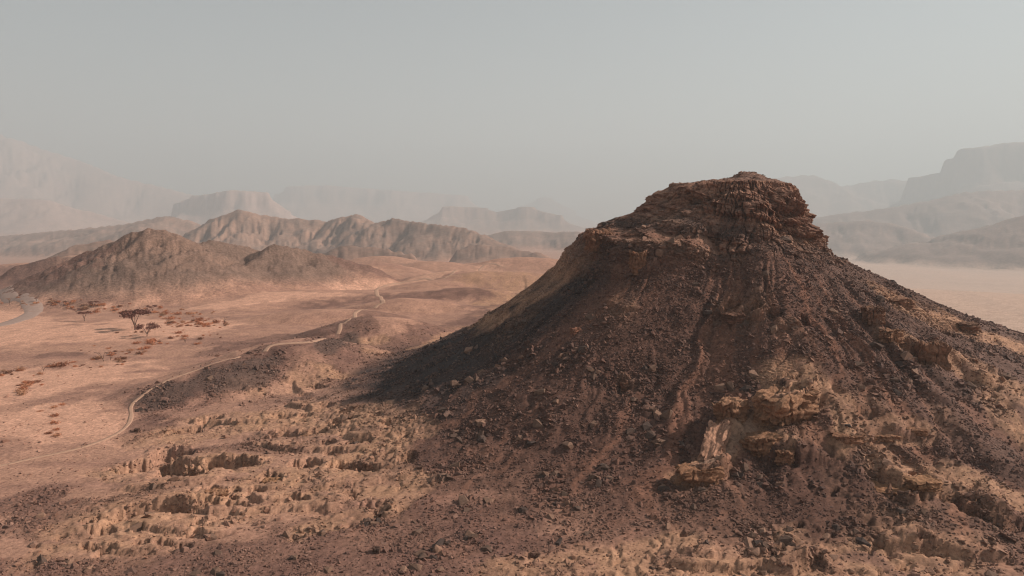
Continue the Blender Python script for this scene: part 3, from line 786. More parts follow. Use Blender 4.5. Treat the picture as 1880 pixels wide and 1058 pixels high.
# the part of the sheet under the butte is left to the butte's own mesh
rB = np.hypot(GXw - BC[0], GYw - BC[1])
thB = np.degrees(np.arctan2(GYw - BC[1], GXw - BC[0]))
RBOUND = tab(RK, 8, thB) - 1.0
inside = (rB < RBOUND - 1.5).ravel()
keep = ~inside[GF].all(axis=1)
GF = GF[keep]
fid = gid.ravel()[GF[:, 0]]
GV = np.stack([GXw.ravel(), GYw.ravel(), gh.ravel()], 1)
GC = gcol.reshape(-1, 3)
def sub_mesh(name, F, mat):
    used = np.unique(F); mp = np.full(len(GV), -1, np.int64); mp[used] = np.arange(len(used))
    return build_mesh(name, GV[used], mp[F], mat, GC[used])
LAB = {
 0: None,
 1: ('dark brown gullied hill with a steep left crest behind the dry trees', 'hill'),
 2: ('low brown knobbly hill to the right of the dark gullied hill', 'hill'),
 3: ('long grey brown row of eroded peaks across the middle distance', 'ridge'),
 4: ('small dark cone hill just left of the butte shoulder', 'hill'),
 5: ('hazy low rounded hills between the eroded row and the butte', 'hill'),
 6: ('hazy low ridge behind the dark gullied hill on the left', 'ridge'),
 7: ('low pale hill on the plain at the left, in front of the hazy ridge', 'hill'),
 8: ('pale cliffed mesa above the highest peak of the eroded row', 'mesa'),
 9: ('faint pink mountain sloping down from the left edge of the picture', 'mountain'),
 10: ('pinkish foothill at the left edge below the faint pink mountain', 'mountain'),
 11: ('very faint long flat mesa on the horizon left of centre', 'mesa'),
 12: ('hazy twin topped mesa on the horizon left of the butte', 'mesa'),
 13: ('barely visible flat top on the horizon nearest the butte', 'mesa'),
 14: ('faint grey mountain line just right of the butte summit', 'mountain'),
 15: ('tall grey stepped mesa rising at the right edge', 'mesa'),
 16: ('broad hazy mauve slope below the tall stepped mesa', 'mountain'),
 17: ('mauve rounded foothill beside the butte on the far side of the pale plain', 'hill'),
 18: ('hazy brown foothill at the right edge above the pale plain', 'mountain'),
 19: ('small brown foothill below the right end of the eroded row', 'hill'),
 20: ('small brown foothill below the middle of the eroded row', 'hill'),
 21: ('low brown rise at far left behind the dark gullied hill', 'hill'),
}
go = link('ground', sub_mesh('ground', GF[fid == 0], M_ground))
tag(go, 'pinkish desert ground with sand flats, brown gravel and sandstone ledges', 'ground', None, 'structure')
for i, (nm, kind, lam, dep, pts) in enumerate(RIDGES):
    Fi = GF[fid == i + 1]
    if len(Fi) < 10: continue
    dist = pts[len(pts) // 2][1]
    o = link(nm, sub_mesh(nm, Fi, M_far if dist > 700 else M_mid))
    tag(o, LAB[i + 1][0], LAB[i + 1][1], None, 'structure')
print('ground', time.time() - T0)

# ------------------------------------------------------------------ the butte
thd = np.concatenate([np.linspace(150, 352, 850, endpoint=False), np.linspace(352, 510, 100, endpoint=False)])
rows = []                               # (segment index, t)
for k, n in ((0, 14), (1, 34), (2, 120), (3, 44), (4, 26), (5, 84), (6, 72), (7, 62)):
    for j in range(n): rows.append((k, j / n))
rows.append((7, 1.0))
kk = np.array([r_[0] for r_ in rows]); tt = np.array([r_[1] for r_ in rows])
TH, _ = np.meshgrid(thd, kk)
TH_r = np.radians(TH)
BR = np.zeros(TH.shape); BZ = np.zeros(TH.shape)
for i in range(len(rows)):
    r0 = tab(RK, kk[i], thd); r1 = tab(RK, kk[i] + 1, thd); z0 = tab(ZK, kk[i], thd); z1 = tab(ZK, kk[i] + 1, thd)
    BR[i] = r0 + (r1 - r0) * tt[i]; BZ[i] = z0 + (z1 - z0) * (tt[i] if kk[i] else tt[i] ** 2)
u_ = (kk + tt)[:, None] + np.zeros_like(TH)
cx = np.cos(TH_r); cy = np.sin(TH_r)
X = BC[0] + BR * cx; Y = BC[1] + BR * cy
# match the ground sheet on the lower slopes
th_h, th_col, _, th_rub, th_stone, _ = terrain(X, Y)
wlow = ss(5.0, 6.0, u_)
sm = BZ
low_z = th_h
upcliff = ss(1.75, 2.05, u_) * (1 - ss(2.85, 3.15, u_))
locliff = ss(3.75, 4.1, u_) * (1 - ss(4.85, 5.2, u_)) * ss(262, 240, TH) * ss(140, 170, TH)
midrock = ss(2.9, 3.4, u_) * (1 - ss(5.2, 6.2, u_)) * .55
cliff = np.clip(upcliff + locliff + midrock, 0, 1)
top = 1 - ss(1.6, 2.0, u_)
Zw = BZ + 1.6 * fbm(X / 14, Y / 14, 3, 301) + .28 * (X - BC[0])
arc = TH_r * 22.0
lay = perlin3(arc / 9, Zw * .55, BZ * 0 + 3.3, 303) * 1.0
lay2 = perlin3(arc / 5, Zw * 1.5, BZ * 0 + 1.3, 305)
lay3 = perlin3(arc / 2.4, Zw * 3.6, BZ * 0 + 7.3, 307)
sharp = lambda v, p: np.sign(v) * np.abs(v) ** p
crack = np.abs(perlin(arc / 3.0 + .5 * perlin(arc / 4, BZ / 3, 311), BZ / 9.0, 313))
crack2 = np.abs(perlin(arc / 1.1 + .4 * perlin(arc / 2, BZ / 2, 315), BZ / 3.5, 317))
blk = perlin3(X / 1.6, Y / 1.6, BZ / 1.1, 321); blk2 = perlin3(X / .7, Y / .7, BZ / .5, 323)
blk3 = perlin3(X / 3.8, Y / 3.8, BZ / 2.6, 325)
blk4 = perlin3(X / 7.5, Y / 7.5, BZ / 5.5, 327)
disp = cliff * (.75 * sharp(lay, .6) * (.6 + .8 * blk4) + .5 * sharp(lay2, .5) * (.5 + .9 * blk3) + .22 * sharp(lay3, .6) + 1.9 * blk4 + 1.3 * sharp(blk3, .7) + .65 * sharp(blk, .6) + .32 * blk2
                - 1.3 * np.exp(-(crack / .07) ** 2) - .6 * np.exp(-(crack2 / .09) ** 2))
disp = (disp - .2 * cliff) * (.45 + .55 * ss(2.0, 2.35, u_))
X2 = X + disp * cx; Y2 = Y + disp * cy
rough = (1 - top) * .30 * fbm(X / 1.8, Y / 1.8, 4, 331) + top * .45 * fbm(X / 3, Y / 3, 3, 333) + (1 - top) * (1 - wlow) * .5 * blk3
Z2 = BZ * (1 - wlow) + low_z * wlow + rough * (1 - wlow)
Z2 = Z2 + top * ss(.0, .25, 0 * u_ + 1) * 0.0
BV = np.stack([X2.ravel(), Y2.ravel(), Z2.ravel()], 1)
BF = grid_faces(len(rows), len(thd), True)
# albedo of the butte
Cc = lambda *c: np.array(c, float)
c_cl = Cc(.275, .146, .100); c_cl2 = Cc(.30, .172, .118); c_dk = Cc(.070, .047, .041)
bc = np.ones(TH.shape + (3,)) * c_cl
def bl(col, c, m): return col + (c - col) * m[..., None]
bc = bl(bc, c_cl2, ss(.0, .45, perlin3(arc / 12, Zw * .4, BZ * 0 + 9, 341)) * .8)
bc = bl(bc, Cc(.17, .085, .06), ss(.0, .4, perlin3(arc / 6, Zw * 1.1, BZ * 0 + 2, 343)) * .7)
bc = bl(bc, c_dk, ss(.1, .5, fbm(X / 6, Y / 6, 4, 345)) * .6)
bc = bl(bc, Cc(.20, .115, .085), top * .9)
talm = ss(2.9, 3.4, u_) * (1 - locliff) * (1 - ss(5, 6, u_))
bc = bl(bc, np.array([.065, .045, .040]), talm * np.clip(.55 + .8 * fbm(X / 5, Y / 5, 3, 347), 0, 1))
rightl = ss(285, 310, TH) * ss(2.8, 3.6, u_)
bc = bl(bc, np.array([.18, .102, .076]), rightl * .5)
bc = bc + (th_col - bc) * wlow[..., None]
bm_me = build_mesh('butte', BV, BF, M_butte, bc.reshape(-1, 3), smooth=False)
butte = link('butte', bm_me)
tag(butte, 'steep reddish brown rocky butte with a flat cliffed top and rubble slopes', 'butte', None, 'structure')
print('butte', time.time() - T0)

# ------------------------------------------------------------------ tracks
def ribbon(name, P, w, mat, lab, cat, lift=.07):
    P = np.array(P); n = len(P)
    Tn = np.gradient(P, axis=0); Tn /= np.linalg.norm(Tn, axis=1)[:, None] + 1e-9
    Nn = np.stack([-Tn[:, 1], Tn[:, 0]], 1)
    offs = [-.62, -.5, -.2, .2, .5, .62]; lifts = [-.25, lift * .6, lift, lift, lift * .6, -.25]
    V = []
    ww = w * (1 + .22 * perlin(np.arange(n) / 5.0, np.zeros(n), 401))
    for o_, l_ in zip(offs, lifts):
        q = P + Nn * (o_ * ww)[:, None]
        z = terrain(q[:, 0], q[:, 1], False)
        V.append(np.stack([q[:, 0], q[:, 1], z + l_], 1))
    V = np.stack(V, 1).reshape(-1, 3)
    me = build_mesh(name, V, grid_faces(n, len(offs)), mat)
    o = link(name, me); tag(o, lab, cat, None, 'structure')
    return o
plabs = ['pale narrow trail curving along the foot of the brown mound', 'pale trail piece crossing the saddle between the two brown mounds', 'pale bent trail piece left of the rounded mound',
         'short hooked trail piece above the rounded mound', 'shortest trail piece between the hook and the far winding trail', 'far winding trail leading away across the valley floor']
for (P, w), lb in zip(PATHS, plabs):
    ribbon('path', P, w, M_path, lb, 'path')
ribbon('road', ROAD, 6.0, M_road, 'grey dirt road bending round at the left edge', 'road', .1)

# ------------------------------------------------------------------ rocks
def rock_mesh(name, seed, mat, n=11, flat=.75):
    rnd = random.Random(seed); bm = bmesh.new()
    for i in range(n):
        v = Vector((rnd.gauss(0, 1), rnd.gauss(0, 1), rnd.gauss(0, 1))).normalized()
        m_ = max(abs(v.x), abs(v.y), abs(v.z))
        v = v / m_ * rnd.uniform(.72, 1.0) * .5 + v * .5
        bm.verts.new((v.x, v.y * rnd.uniform(.7, 1), v.z * flat))
    r_ = bmesh.ops.convex_hull(bm, input=bm.verts)
    bmesh.ops.delete(bm, geom=[g for g in r_['geom_interior'] if isinstance(g, bmesh.types.BMVert)], context='VERTS')
    me = bpy.data.meshes.new(name); bm.to_mesh(me); bm.free(); me.materials.append(mat)
    return me
protos = bpy.data.collections.new('rubble_shapes')        # only a library for the instances, not linked to the scene
for i in range(8):
    o = bpy.data.objects.new('stone', rock_mesh('stone', 50 + i, M_rubble, 9 + i % 4, (.5, .75, .9, .6)[i % 4])); protos.objects.link(o)

def scatter_grid(V, F, dens, rng):
    """random points on a quad mesh, dens = expected stones per square metre at vertices"""
    P = V[F]
    e1 = P[:, 2] - P[:, 0]; e2 = P[:, 3] - P[:, 1]
    area = .5 * np.linalg.norm(np.cross(e1, e2), axis=1)
    lam = area * dens[F].mean(axis=1)
    k = rng.poisson(lam)
    idx = np.repeat(np.arange(len(F)), k)
    a = rng.rand(len(idx), 1); b = rng.rand(len(idx), 1)
    Q = P[idx]
    pt = (Q[:, 0] * (1 - a) + Q[:, 1] * a) * (1 - b) + (Q[:, 3] * (1 - a) + Q[:, 2] * a) * b
    return pt, F[idx, 0]

rng = np.random.RandomState(5)
# ground part
rrg = np.hypot(GXw, GYw).ravel()
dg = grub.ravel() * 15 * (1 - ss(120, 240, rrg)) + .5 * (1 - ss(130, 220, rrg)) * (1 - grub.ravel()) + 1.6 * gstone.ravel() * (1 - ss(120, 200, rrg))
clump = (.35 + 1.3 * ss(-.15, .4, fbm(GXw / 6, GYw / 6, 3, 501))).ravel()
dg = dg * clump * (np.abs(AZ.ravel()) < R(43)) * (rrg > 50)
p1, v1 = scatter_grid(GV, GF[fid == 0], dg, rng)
c1 = GC[v1]
# butte part
vis = (TH > 158) & (TH < 350)
db = (th_rub * ss(4.6, 5.4, u_) * 7.0 + ss(2.8, 3.3, u_) * (1 - ss(4.6, 5.4, u_)) * (1 - .8 * locliff) * 7.0 + .9 * (u_ < 2) + cliff * .5) * 2.2 * vis
dens_n = .45 + 1.2 * ss(-.3, .35, fbm(X / 5, Y / 5, 3, 503))
db = (db * dens_n).ravel()
p2, v2 = scatter_grid(BV, BF, db, rng)
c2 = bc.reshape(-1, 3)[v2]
pts = np.concatenate([p1, p2]); cols = np.concatenate([c1, c2]); onb = np.concatenate([np.zeros(len(p1), bool), np.ones(len(p2), bool)])
N = len(pts)
size = np.exp(rng.normal(math.log(.165), .5, N)) * (.7 + .8 * ss(-.1, .5, fbm(pts[:, 0] / 7, pts[:, 1] / 7, 3, 507))) * np.where(onb, 1.0, 1.08)
big = rng.rand(N) < .005
size = np.where(big, size * rng.uniform(1.8, 3.4, N), size)
size = np.clip(size, .05, 1.2)
print('rocks', N, time.time() - T0); scene['stones'] = int(N)
dcam = np.linalg.norm(pts - np.array([0, 0, CAM_Z]), axis=1)
app = size / dcam
apx = (pts[:, 0] / (pts[:, 1])); inv = (np.abs(apx) < .74)
order = np.argsort(-(app * inv))
solo = order[:290]; rest = np.ones(N, bool); rest[solo] = False
ridx = np.nonzero(rest)[0]
def point_cloud_object(name, idx, label, cat):
    me = bpy.data.meshes.new(name); n = len(idx)
    me.vertices.add(n)
    P = pts[idx].copy(); P[:, 2] -= size[idx] * .12
    me.vertices.foreach_set('co', P.astype(np.float32).ravel())
    a = me.attributes.new('rot', 'FLOAT_VECTOR', 'POINT'); a.data.foreach_set('vector', np.stack([rng.normal(0, .5, n), rng.normal(0, .5, n), rng.uniform(0, 6.28, n)], 1).astype(np.float32).ravel())
    a = me.attributes.new('scl', 'FLOAT_VECTOR', 'POINT'); a.data.foreach_set('vector', (size[idx][:, None] * rng.uniform(.7, 1.3, (n, 3))).astype(np.float32).ravel())
    a = me.attributes.new('pick', 'INT', 'POINT'); a.data.foreach_set('value', rng.randint(0, 8, n).astype(np.int32))
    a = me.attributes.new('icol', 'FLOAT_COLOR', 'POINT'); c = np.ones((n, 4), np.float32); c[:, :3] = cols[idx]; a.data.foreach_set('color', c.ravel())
    o = link(name, me); tag(o, label, cat, None, 'stuff')
    g = bpy.data.node_groups.new('scatter_' + name, 'GeometryNodeTree')
    g.interface.new_socket('Geometry', in_out='INPUT', socket_type='NodeSocketGeometry'); g.interface.new_socket('Geometry', in_out='OUTPUT', socket_type='NodeSocketGeometry')
    gi = g.nodes.new('NodeGroupInput'); go_ = g.nodes.new('NodeGroupOutput'); ip = g.nodes.new('GeometryNodeInstanceOnPoints'); ci = g.nodes.new('GeometryNodeCollectionInfo')
    ci.inputs['Collection'].default_value = protos; ci.inputs['Separate Children'].default_value = True; ci.inputs['Reset Children'].default_value = True
    ip.inputs['Pick Instance'].default_value = True
    def na(nm, ty):
        q = g.nodes.new('GeometryNodeInputNamedAttribute'); q.data_type = ty; q.inputs['Name'].default_value = nm; return q.outputs['Attribute']
    e2r = g.nodes.new('FunctionNodeEulerToRotation')
    g.links.new(na('rot', 'FLOAT_VECTOR'), e2r.inputs[0])
    g.links.new(gi.outputs[0], ip.inputs['Points']); g.links.new(ci.outputs[0], ip.inputs['Instance'])
    g.links.new(e2r.outputs[0], ip.inputs['Rotation']); g.links.new(na('scl', 'FLOAT_VECTOR'), ip.inputs['Scale']); g.links.new(na('pick', 'INT'), ip.inputs['Instance Index'])
    g.links.new(ip.outputs[0], go_.inputs[0])
    md = o.modifiers.new('scatter', 'NODES'); md.node_group = g
    return o
point_cloud_object('rubble', ridx[onb[ridx]], 'dark brown and reddish broken stones covering the slopes of the butte', 'rubble')
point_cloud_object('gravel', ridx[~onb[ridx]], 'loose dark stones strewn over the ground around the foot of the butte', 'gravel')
bmeshes = [rock_mesh('boulder', 90 + i, M_boulder, 14, .8) for i in range(8)]
for j, i in enumerate(solo):
    o = link('boulder', bmeshes[j % 8])
    o.location = (pts[i, 0], pts[i, 1], pts[i, 2] - size[i] * .15)
    s = size[i] * 1.0; o.scale = (s * rng.uniform(.8, 1.25), s * rng.uniform(.8, 1.25), s * rng.uniform(.75, 1.15))
    o.rotation_euler = (rng.normal(0, .4), rng.normal(0, .4), rng.uniform(0, 6.28))
    ppx = 940 + FPX * pts[i, 0] / pts[i, 1]
    if onb[i]:
        k_ = 0 if ppx < 1150 else 1 if ppx < 1420 else 2
        tag(o, ('angular boulder in the rubble of the left slope of the butte', 'angular boulder in the rubble of the middle front slope of the butte', 'angular boulder in the rubble of the right slope of the butte')[k_], 'boulder', ('boulders on the left slope', 'boulders on the middle front slope', 'boulders on the right slope')[k_])
    else:
        k_ = 0 if ppx < 420 else 1 if ppx < 900 else 2 if ppx < 1400 else 3
        tag(o, ('loose brown stone on the gravel near the sandstone shelves at lower left', 'loose brown stone on the dark gravel left of the butte foot', 'loose brown boulder on the ground at the front foot of the butte', 'loose brown boulder at the lower right below the ledges of the butte')[k_], 'boulder', ('stones by the sandstone shelves', 'stones on the dark gravel', 'boulders at the front foot', 'boulders at the lower right')[k_])

# ------------------------------------------------------------------ outcrops: shaped sandstone blocks
def outcrop_mesh(name, seed, sx, sy, sz, col, under=.0, n=34):
    """a layered, cracked block: rounded box whose sides step in and out with the bedding"""
    a = np.linspace(0, 2 * np.pi, n * 3, endpoint=False); v = np.linspace(0, 1, n)
    A, Vv = np.meshgrid(a, v)
    ca, sa = np.cos(A), np.sin(A)
    k = 1 / np.maximum(np.abs(ca), np.abs(sa)) ** .75
    hgt = np.where(Vv < .7, Vv / .7, 1.0); inn = np.where(Vv < .7, 1.0, 1 - ((Vv - .7) / .3) ** 1.3)
    rr_ = k * inn * (1 - under * (1 - hgt) * np.clip(-sa * .6 - ca * .8, 0, 1))
    nx = ca * 1.7 + seed; ny = sa * 1.7
    d = .20 * perlin3(nx, ny, hgt * 2.2, seed) + .13 * sharp(perlin3(nx * .6, ny * .6, hgt * 6, seed + 1), .5) + .09 * perlin3(nx * 3, ny * 3, hgt * 7, seed + 2)
    d = d - .22 * np.exp(-(np.abs(perlin(A * 1.9, hgt * .7, seed + 5)) / .05) ** 2)
    rr_ = rr_ * (1 + d * np.minimum(1, inn * 3))
    z = hgt * (1 + .16 * perlin(ca * rr_ * 1.3 + seed, sa * rr_ * 1.3, seed + 3) + .07 * perlin(ca * rr_ * 4, sa * rr_ * 4 + seed, seed + 4))
    V = np.stack([ca * rr_ * sx, sa * rr_ * sy, z * sz], -1).reshape(-1, 3)
    F = grid_faces(n, n * 3, True)
    c = np.ones((len(V), 3)) * np.array(col) * np.array([.84, .72, .70])
    lay_ = perlin(V[:, 2] * 1.4, V[:, 0] * .15, seed + 8)
    c = c * (1 + .35 * lay_)[:, None]
    return build_mesh(name, V, F, M_butte, c, smooth=False)
OUT = [  # px, py (foot), half width, half depth, height, turn, undercut, colour, label
    (1718, 668, 2.0, 1.9, 4.6, -10, .1, (.27,.165,.105), 'tall square sandstone block with a dark shaded left side, right of the butte'),
    (1640, 640, 1.8, 1.2, 1.7, 20, .2, (.30,.185,.115), 'pitted sandstone outcrop between the butte slope and the tall square block'),
    (1606, 606, 1.6, 1.3, 2.2, 0, .1, (.22,.135,.09), 'small dark cube shaped rock at the butte foot above the pitted outcrop'),
    (1655, 562, 2.4, 1.6, 1.7, 10, .1, (.28,.175,.115), 'broken pale outcrop on the far right skirt of the butte'),
    (1778, 610, 2.0, 1.4, 1.5, 0, .1, (.22,.14,.095), 'low brown flat rock standing alone on the pale right slope'),
    (1450, 776, 4.6, 2.8, 3.6, 30, .35, (.33,.205,.125), 'largest sandstone bulge with an overhung base on the front slope'),
    (1345, 785, 2.3, 1.8, 2.8, 40, .3, (.34,.215,.135), 'rounded sandstone knob at the head of the pale streak'),
    (1322, 852, 1.5, 3.8, 2.0, -30, .0, (.45,.29,.20), 'smooth whitish rock rib running down to the low sandstone wall'),
    (1285, 895, 3.0, 1.5, 2.2, 15, .3, (.33,.20,.12), 'low sandstone wall at the foot of the pale streak'),
    (1405, 838, 2.6, 1.6, 2.2, 20, .3, (.29,.18,.11), 'cracked brown outcrop directly below the largest bulge'),
    (1445, 850, 1.4, 1.1, 1.6, 60, .2, (.30,.18,.11), 'small jagged rock right of the cracked brown outcrop'),
    (1560, 822, 2.2, 1.0, 1.0, 10, .3, (.29,.175,.11), 'left lump of the ledge on the right front slope'),
    (1625, 805, 2.4, 1.1, 1.1, 10, .3, (.32,.195,.12), 'long middle lump of the ledge on the right front slope'),
    (1685, 802, 1.4, .8, .9, -10, .3, (.30,.18,.11), 'right end block of the ledge on the right front slope'),
    (1640, 898, 2.2, 1.6, 1.4, -30, .4, (.33,.20,.115), 'yellow undercut outcrop above the dark hollow at lower right'),
    (1700, 905, 1.8, 1.3, 1.0, 10, .3, (.34,.21,.12), 'yellow lumpy outcrop right of the dark hollow'),
    (1800, 940, 2.8, 1.3, 1.1, -25, .4, (.32,.195,.12), 'long undercut ledge rock near the lower right corner'),
    (1148, 702, .8, .7, 1.3, 0, .2, (.24,.14,.095), 'upright reddish boulder in the middle of the left front slope'),
    (1057, 613, .85, .7, 1.0, 30, .1, (.27,.15,.10), 'pale reddish slab boulder high on the left front slope'),
    (1172, 497, 1.5, 1.0, 3.4, 15, .1, (.27,.16,.10), 'leaning pale pillar rock below the left shoulder cliff'),
    (1350, 592, 2.0, 1.4, 1.5, 0, .3, (.20,.12,.085), 'brown block on the dark ledge across the middle of the front slope'),
    (1100, 452, 2.6, 2.0, 3.4, 20, .1, (.26,.155,.10), 'jutting end block on the left shoulder of the butte'),
    (560, 800, 2.2, 1.2, 1.6, 0, .4, (.33,.20,.12), 'undercut sandstone ledge over the long dark hollow left of the butte'),
    (500, 882, 1.6, 1.0, 1.5, 0, .4, (.34,.21,.12), 'round sandstone knob with a cave below at lower left'),
    (395, 918, 1.4, .9, 1.2, 0, .4, (.33,.20,.12), 'low pitted sandstone hump left of the round knob'),
    (708, 943, .9, .6, .8, 0, .2, (.10,.07,.055), 'single dark boulder at the edge of the brown gravel'),
    (690, 1016, .45, .4, .6, 0, .1, (.10,.07,.055), 'small dark stone alone on the bottom gravel'),
    (250, 794, .5, .4, .7, 0, .1, (.12,.08,.06), 'dark lone stone beside the lower trail bend'),
]
op = hits([(o_[0], o_[1]) for o_ in OUT])
oz = terrain(op[:, 0], op[:, 1], False)
for i, (px, py, sx, sy, sz, turn, und, colr, lab) in enumerate(OUT):
    small = max(sx, sy) < 1.0
    nm = 'boulder' if small or 'boulder' in lab else 'rock_outcrop'
    o = link(nm, outcrop_mesh(nm, 600 + i * 7, sx, sy, sz * 1.25, colr, und, 18 if small else 34))
    o.location = (op[i, 0], op[i, 1] + sy * .6, min(oz[i], terrain(op[i:i+1, 0], op[i:i+1, 1] + sy * .6, False)[0]) - sz * .34)
    o.rotation_euler = (0, 0, R(turn))
    if 'rib' in lab: o.rotation_euler = (R(27), 0, R(turn)); o.location.z += .55
    tag(o, lab, 'boulder' if nm == 'boulder' else 'rock outcrop')
print('outcrops', time.time() - T0)

# ------------------------------------------------------------------ trees and bushes
def tube(V, F, P, rads, sides=5):
    b0 = len(V)
    for i, p in enumerate(P):
        p = Vector(p)
        t = (Vector(P[min(i + 1, len(P) - 1)]) - Vector(P[max(i - 1, 0)])).normalized()
        a = t.orthogonal().normalized(); b = t.cross(a)
        for k in range(sides):
            an = 2 * math.pi * k / sides
            V.append(tuple(p + (a * math.cos(an) + b * math.sin(an)) * rads[i]))
    for i in range(len(P) - 1):
        for k in range(sides):
            k2 = (k + 1) % sides
            F.append((b0 + i * sides + k, b0 + i * sides + k2, b0 + (i + 1) * sides + k2, b0 + (i + 1) * sides + k))
def leaf_cloud(name, mat, centres, n, s0, s1, rnd, flat=.45):
    V = []; F = []
    for i in range(n):
        c, rr_ = rnd.choice(centres)
        d = Vector((rnd.gauss(0, .5), rnd.gauss(0, .5), rnd.gauss(0, .5) * flat)) * rr_
        p = Vector(c) + d
        s = rnd.uniform(s0, s1)
        a = Vector((rnd.gauss(0, 1), rnd.gauss(0, 1), rnd.gauss(0, .6))).normalized(); b = a.orthogonal().normalized()
        b.rotate(Matrix.Rotation(rnd.uniform(0, 6.28), 3, a)); c2 = a.cross(b)
        k = len(V)
        V += [tuple(p - b * s), tuple(p + c2 * s * .45), tuple(p + b * s), tuple(p - c2 * s * .45)]
        F.append((k, k + 1, k + 2, k + 3))
    return build_mesh(name, np.array(V), np.array(F), mat, smooth=False)
def make_tree(seed, h, spread, lean, crown, loc, label, cat='tree', crown_mat=None, leaves=1500, dense=1.0):
    rnd = random.Random(seed)
    root = bpy.data.objects.new('acacia_tree' if crown else 'dead_tree', None); COL.objects.link(root); root.location = loc
    tag(root, label, cat)
    V = []; F = []; fork = h * rnd.uniform(.12, .2)
    tube(V, F, [(0, 0, -.4), (0, 0, fork * .5), (lean * .1, 0, fork)], [h * .035, h * .03, h * .028])
    build_t = []
    centres = []; VB = []; FB = []
    nb = rnd.choice((4, 5))
    for i in range(nb):
        an = 2 * math.pi * i / nb + rnd.uniform(-.4, .4)
        rr_ = spread * rnd.uniform(.3, .55)
        end = Vector((math.cos(an) * rr_ + lean * .5, math.sin(an) * rr_, h * rnd.uniform(.68, .8)))
        mid = Vector((math.cos(an) * rr_ * .35 + lean * .2, math.sin(an) * rr_ * .35, h * .42))
        tube(VB, FB, [(lean * .1, 0, fork), mid, end], [h * .022, h * .015, h * .008])
        for j in range(5):
            a2 = an + rnd.uniform(-1.0, 1.0)
            e2 = end + Vector((math.cos(a2), math.sin(a2), rnd.uniform(.0, .32))) * spread * rnd.uniform(.18, .42)
            e2.z = min(e2.z, h * .97)
            m2 = (end + e2) / 2 + Vector((0, 0, h * .04))
            tube(VB, FB, [end, m2, e2], [h * .008, h * .006, h * .003], 3)
            centres.append((tuple(e2), spread * .26)); centres.append((tuple(m2), spread * .2))
            if not crown:
                for q in range(3):
                    a3 = a2 + rnd.uniform(-1, 1); e3 = e2 + Vector((math.cos(a3), math.sin(a3), rnd.uniform(-.2, .7))) * spread * .2
                    tube(VB, FB, [e2, e3], [h * .004, h * .002], 3)
    link('trunk', build_mesh('trunk', np.array(V), np.array(F), M_bark), root)
    link('branches', build_mesh('branches', np.array(VB), np.array(FB), M_bark), root)
    if crown:
        link('crown', leaf_cloud('crown', crown_mat or M_twig, centres, leaves, .07 * h / 3, .2 * h / 3, rnd), root)
    return root
TREES = [  # px, py of the foot, height in px, spread in px, lean, crown, label
    (248, 606, 40, 48, .0, True, 'tallest umbrella shaped acacia, its shadow lying to its left on the sand'),
    (270, 618, 24, 40, .5, True, 'wide low acacia just in front of the tallest one'),
    (155, 590, 20, 20, .0, True, 'compact round acacia alone left of the tallest acacia'),
    (140, 575, 9, 16, .0, True, 'small flat acacia right behind the compact round one'),
    (190, 664, 20, 22, -1.0, False, 'bent leafless tree near the edge of the smooth sand mound'),
    (203, 662, 16, 18, .9, False, 'leafless leaning shrub tree right beside the bent one'),
    (80, 682, 14, 26, .0, False, 'pale bare spreading shrub in the bushes on the left'),
    (340, 630, 12, 14, .0, False, 'small bare tree at the edge of the brown gravel rise'),
    (412, 594, 14, 14, .6, False, 'leaning bare tree at the right end of the bush belt'),
    (18, 560, 14, 8, .0, False, 'thin bare tree inside the bend of the dirt road'),
    (67, 555, 8, 6, .0, True, 'small dark tree just right of the dirt road bend'),
    (100, 558, 9, 6, .0, False, 'small bare tree among rust bushes below the dark hill'),
    (112, 565, 8, 8, .0, False, 'spiky dead shrub right of the road bend'),
    (172, 565, 12, 20, .0, True, 'reddish acacia at the foot of the dark hill'),
    (280, 572, 12, 18, .0, True, 'reddish acacia behind the tallest acacia, against the dark hill'),
]
tp = hits([(t[0], t[1]) for t in TREES]); tz = terrain(tp[:, 0], tp[:, 1], False)
for i, (px, py, hp, sp, lean, crown, lab) in enumerate(TREES):
    D = tp[i, 1]; k = D / FPX * 1.03
    make_tree(700 + i, hp * k, sp * k * .6, lean * hp * k * .35, crown, (tp[i, 0], tp[i, 1], tz[i]), lab, leaves=int(500 + 40 * hp))
# bushes
BELT = [  # centre px, py, spread px, py, count, size (m), rust share
    (110, 556, 46, 4, 22, 1.0, .8), (190, 566, 40, 6, 26, 1.1, .9), (290, 576, 50, 6, 30, 1.2, .95), (350, 590, 40, 8, 34, 1.1, .9), (388, 598, 16, 4, 10, 1.1, .9),
    (300, 600, 60, 14, 20, .7, .6), (345, 622, 26, 10, 16, .8, .6), (278, 633, 22, 4, 6, 1.3, .9), (258, 645, 14, 3, 4, 1.0, .5), (230, 652, 16, 5, 6, .9, .6), (222, 668, 5, 8, 6, .8, .9),
    (203, 650, 5, 12, 6, .8, .9), (164, 660, 10, 2, 3, 1.5, .4), (140, 672, 30, 6, 7, .8, .7), (96, 674, 10, 2, 4, 1.3, 1), (32, 679, 10, 3, 4, 1.4, .9), (6, 686, 10, 6, 4, 1.2, .6),
    (50, 706, 30, 6, 8, .9, .8), (42, 720, 8, 4, 3, 1.0, .9), (100, 772, 14, 22, 8, .7, .8), (60, 690, 40, 4, 6, .5, .6), (150, 640, 60, 20, 8, .4, .5), (240, 612, 20, 8, 5, .5, .4), (40, 560, 12, 3, 4, .8, 1), (5, 546, 20, 6, 8, .8, .9), (470, 660, 60, 20, 8, .5, .2),
]
brnd = np.random.RandomState(21)
bp_ = []
for cx_, cy_, sx_, sy_, n_, sz_, rust in BELT:
    for k in range(n_):
        bp_.append((cx_ + brnd.normal(0, .8) * sx_, cy_ + brnd.normal(0, .7) * sy_, sz_ * (.5 + .9 * brnd.rand() ** 2), brnd.rand() < rust, (cx_, cy_)))
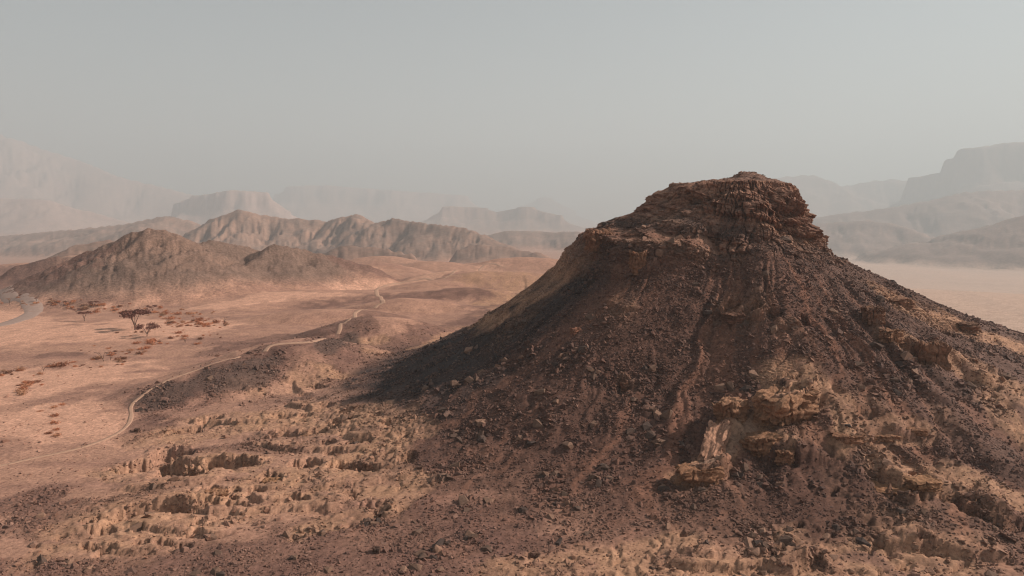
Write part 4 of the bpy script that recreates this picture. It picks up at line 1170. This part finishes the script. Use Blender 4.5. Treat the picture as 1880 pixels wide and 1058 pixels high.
hp_ = hits([(b[0], b[1]) for b in bp_]); hz_ = terrain(hp_[:, 0], hp_[:, 1], False)
rnd = random.Random(3)
bproto = []
for i in range(6):
    cs = [((rnd.gauss(0, .35), rnd.gauss(0, .35), .30), .62) for _ in range(5)]
    bproto.append(leaf_cloud('bush', M_bush if i < 4 else M_bush2, cs, 280, .08, .2, rnd, .8))
for i, (px, py, s, rust, cc_) in enumerate(bp_):
    me = bproto[rnd.randrange(4)] if rust else bproto[4 + rnd.randrange(2)]
    o = link('bush', me)
    o.location = (hp_[i, 0], hp_[i, 1], hz_[i] - .03)
    o.scale = (s * rnd.uniform(.9, 1.5), s * rnd.uniform(.8, 1.3), s * rnd.uniform(.6, 1.0)); o.rotation_euler = (0, 0, rnd.uniform(0, 6.28))
    k_ = 0 if cc_[1] < 572 and cc_[0] < 230 else 1 if cc_[1] < 595 else 2 if cc_[1] < 640 and cc_[0] > 235 else 3 if cc_[1] < 672 else 4 if cc_[1] < 700 else 5
    where = ('by the road bend below the dark hill', 'in the belt behind the tallest acacia', 'on the sand right of the tallest acacia', 'in the line below the smooth sand mound', 'among the bushes at the left edge', 'in the sparse patch above the trail at far left')[k_]
    if rust: tag(o, 'low rust coloured dry bush ' + where, 'bush', 'rust coloured bushes ' + where)
    else: tag(o, 'low dull brown dry bush ' + where, 'bush', 'dull brown bushes ' + where)
print('plants', len(bp_), time.time() - T0)

# ------------------------------------------------------------------ haze
zs = max(float(gh.max()), 60) + 6
bmh = bmesh.new(); bmesh.ops.create_cube(bmh, size=1)
meh = bpy.data.meshes.new('haze'); bmh.to_mesh(meh); bmh.free()
hz = link('haze', meh); zb = float(gh.min()) - 2
hz.scale = (33600, 33600, zs - zb); hz.location = (0, 0, (zs + zb) / 2)
mh = bpy.data.materials.new('haze_air'); n = nt(mh)
out = n.nodes.new('ShaderNodeOutputMaterial'); pv = n.nodes.new('ShaderNodeVolumePrincipled')
pv.inputs['Color'].default_value = HAZE_COLOR + (1,); pv.inputs['Density'].default_value = HAZE_DENSITY; pv.inputs['Anisotropy'].default_value = HAZE_G
n.links.new(pv.outputs[0], out.inputs['Volume']); meh.materials.append(mh)
tag(hz, 'pale dusty haze filling the valley air', 'haze', None, 'stuff')
print('haze top', zs, 'bottom', zb, 'done', time.time() - T0)
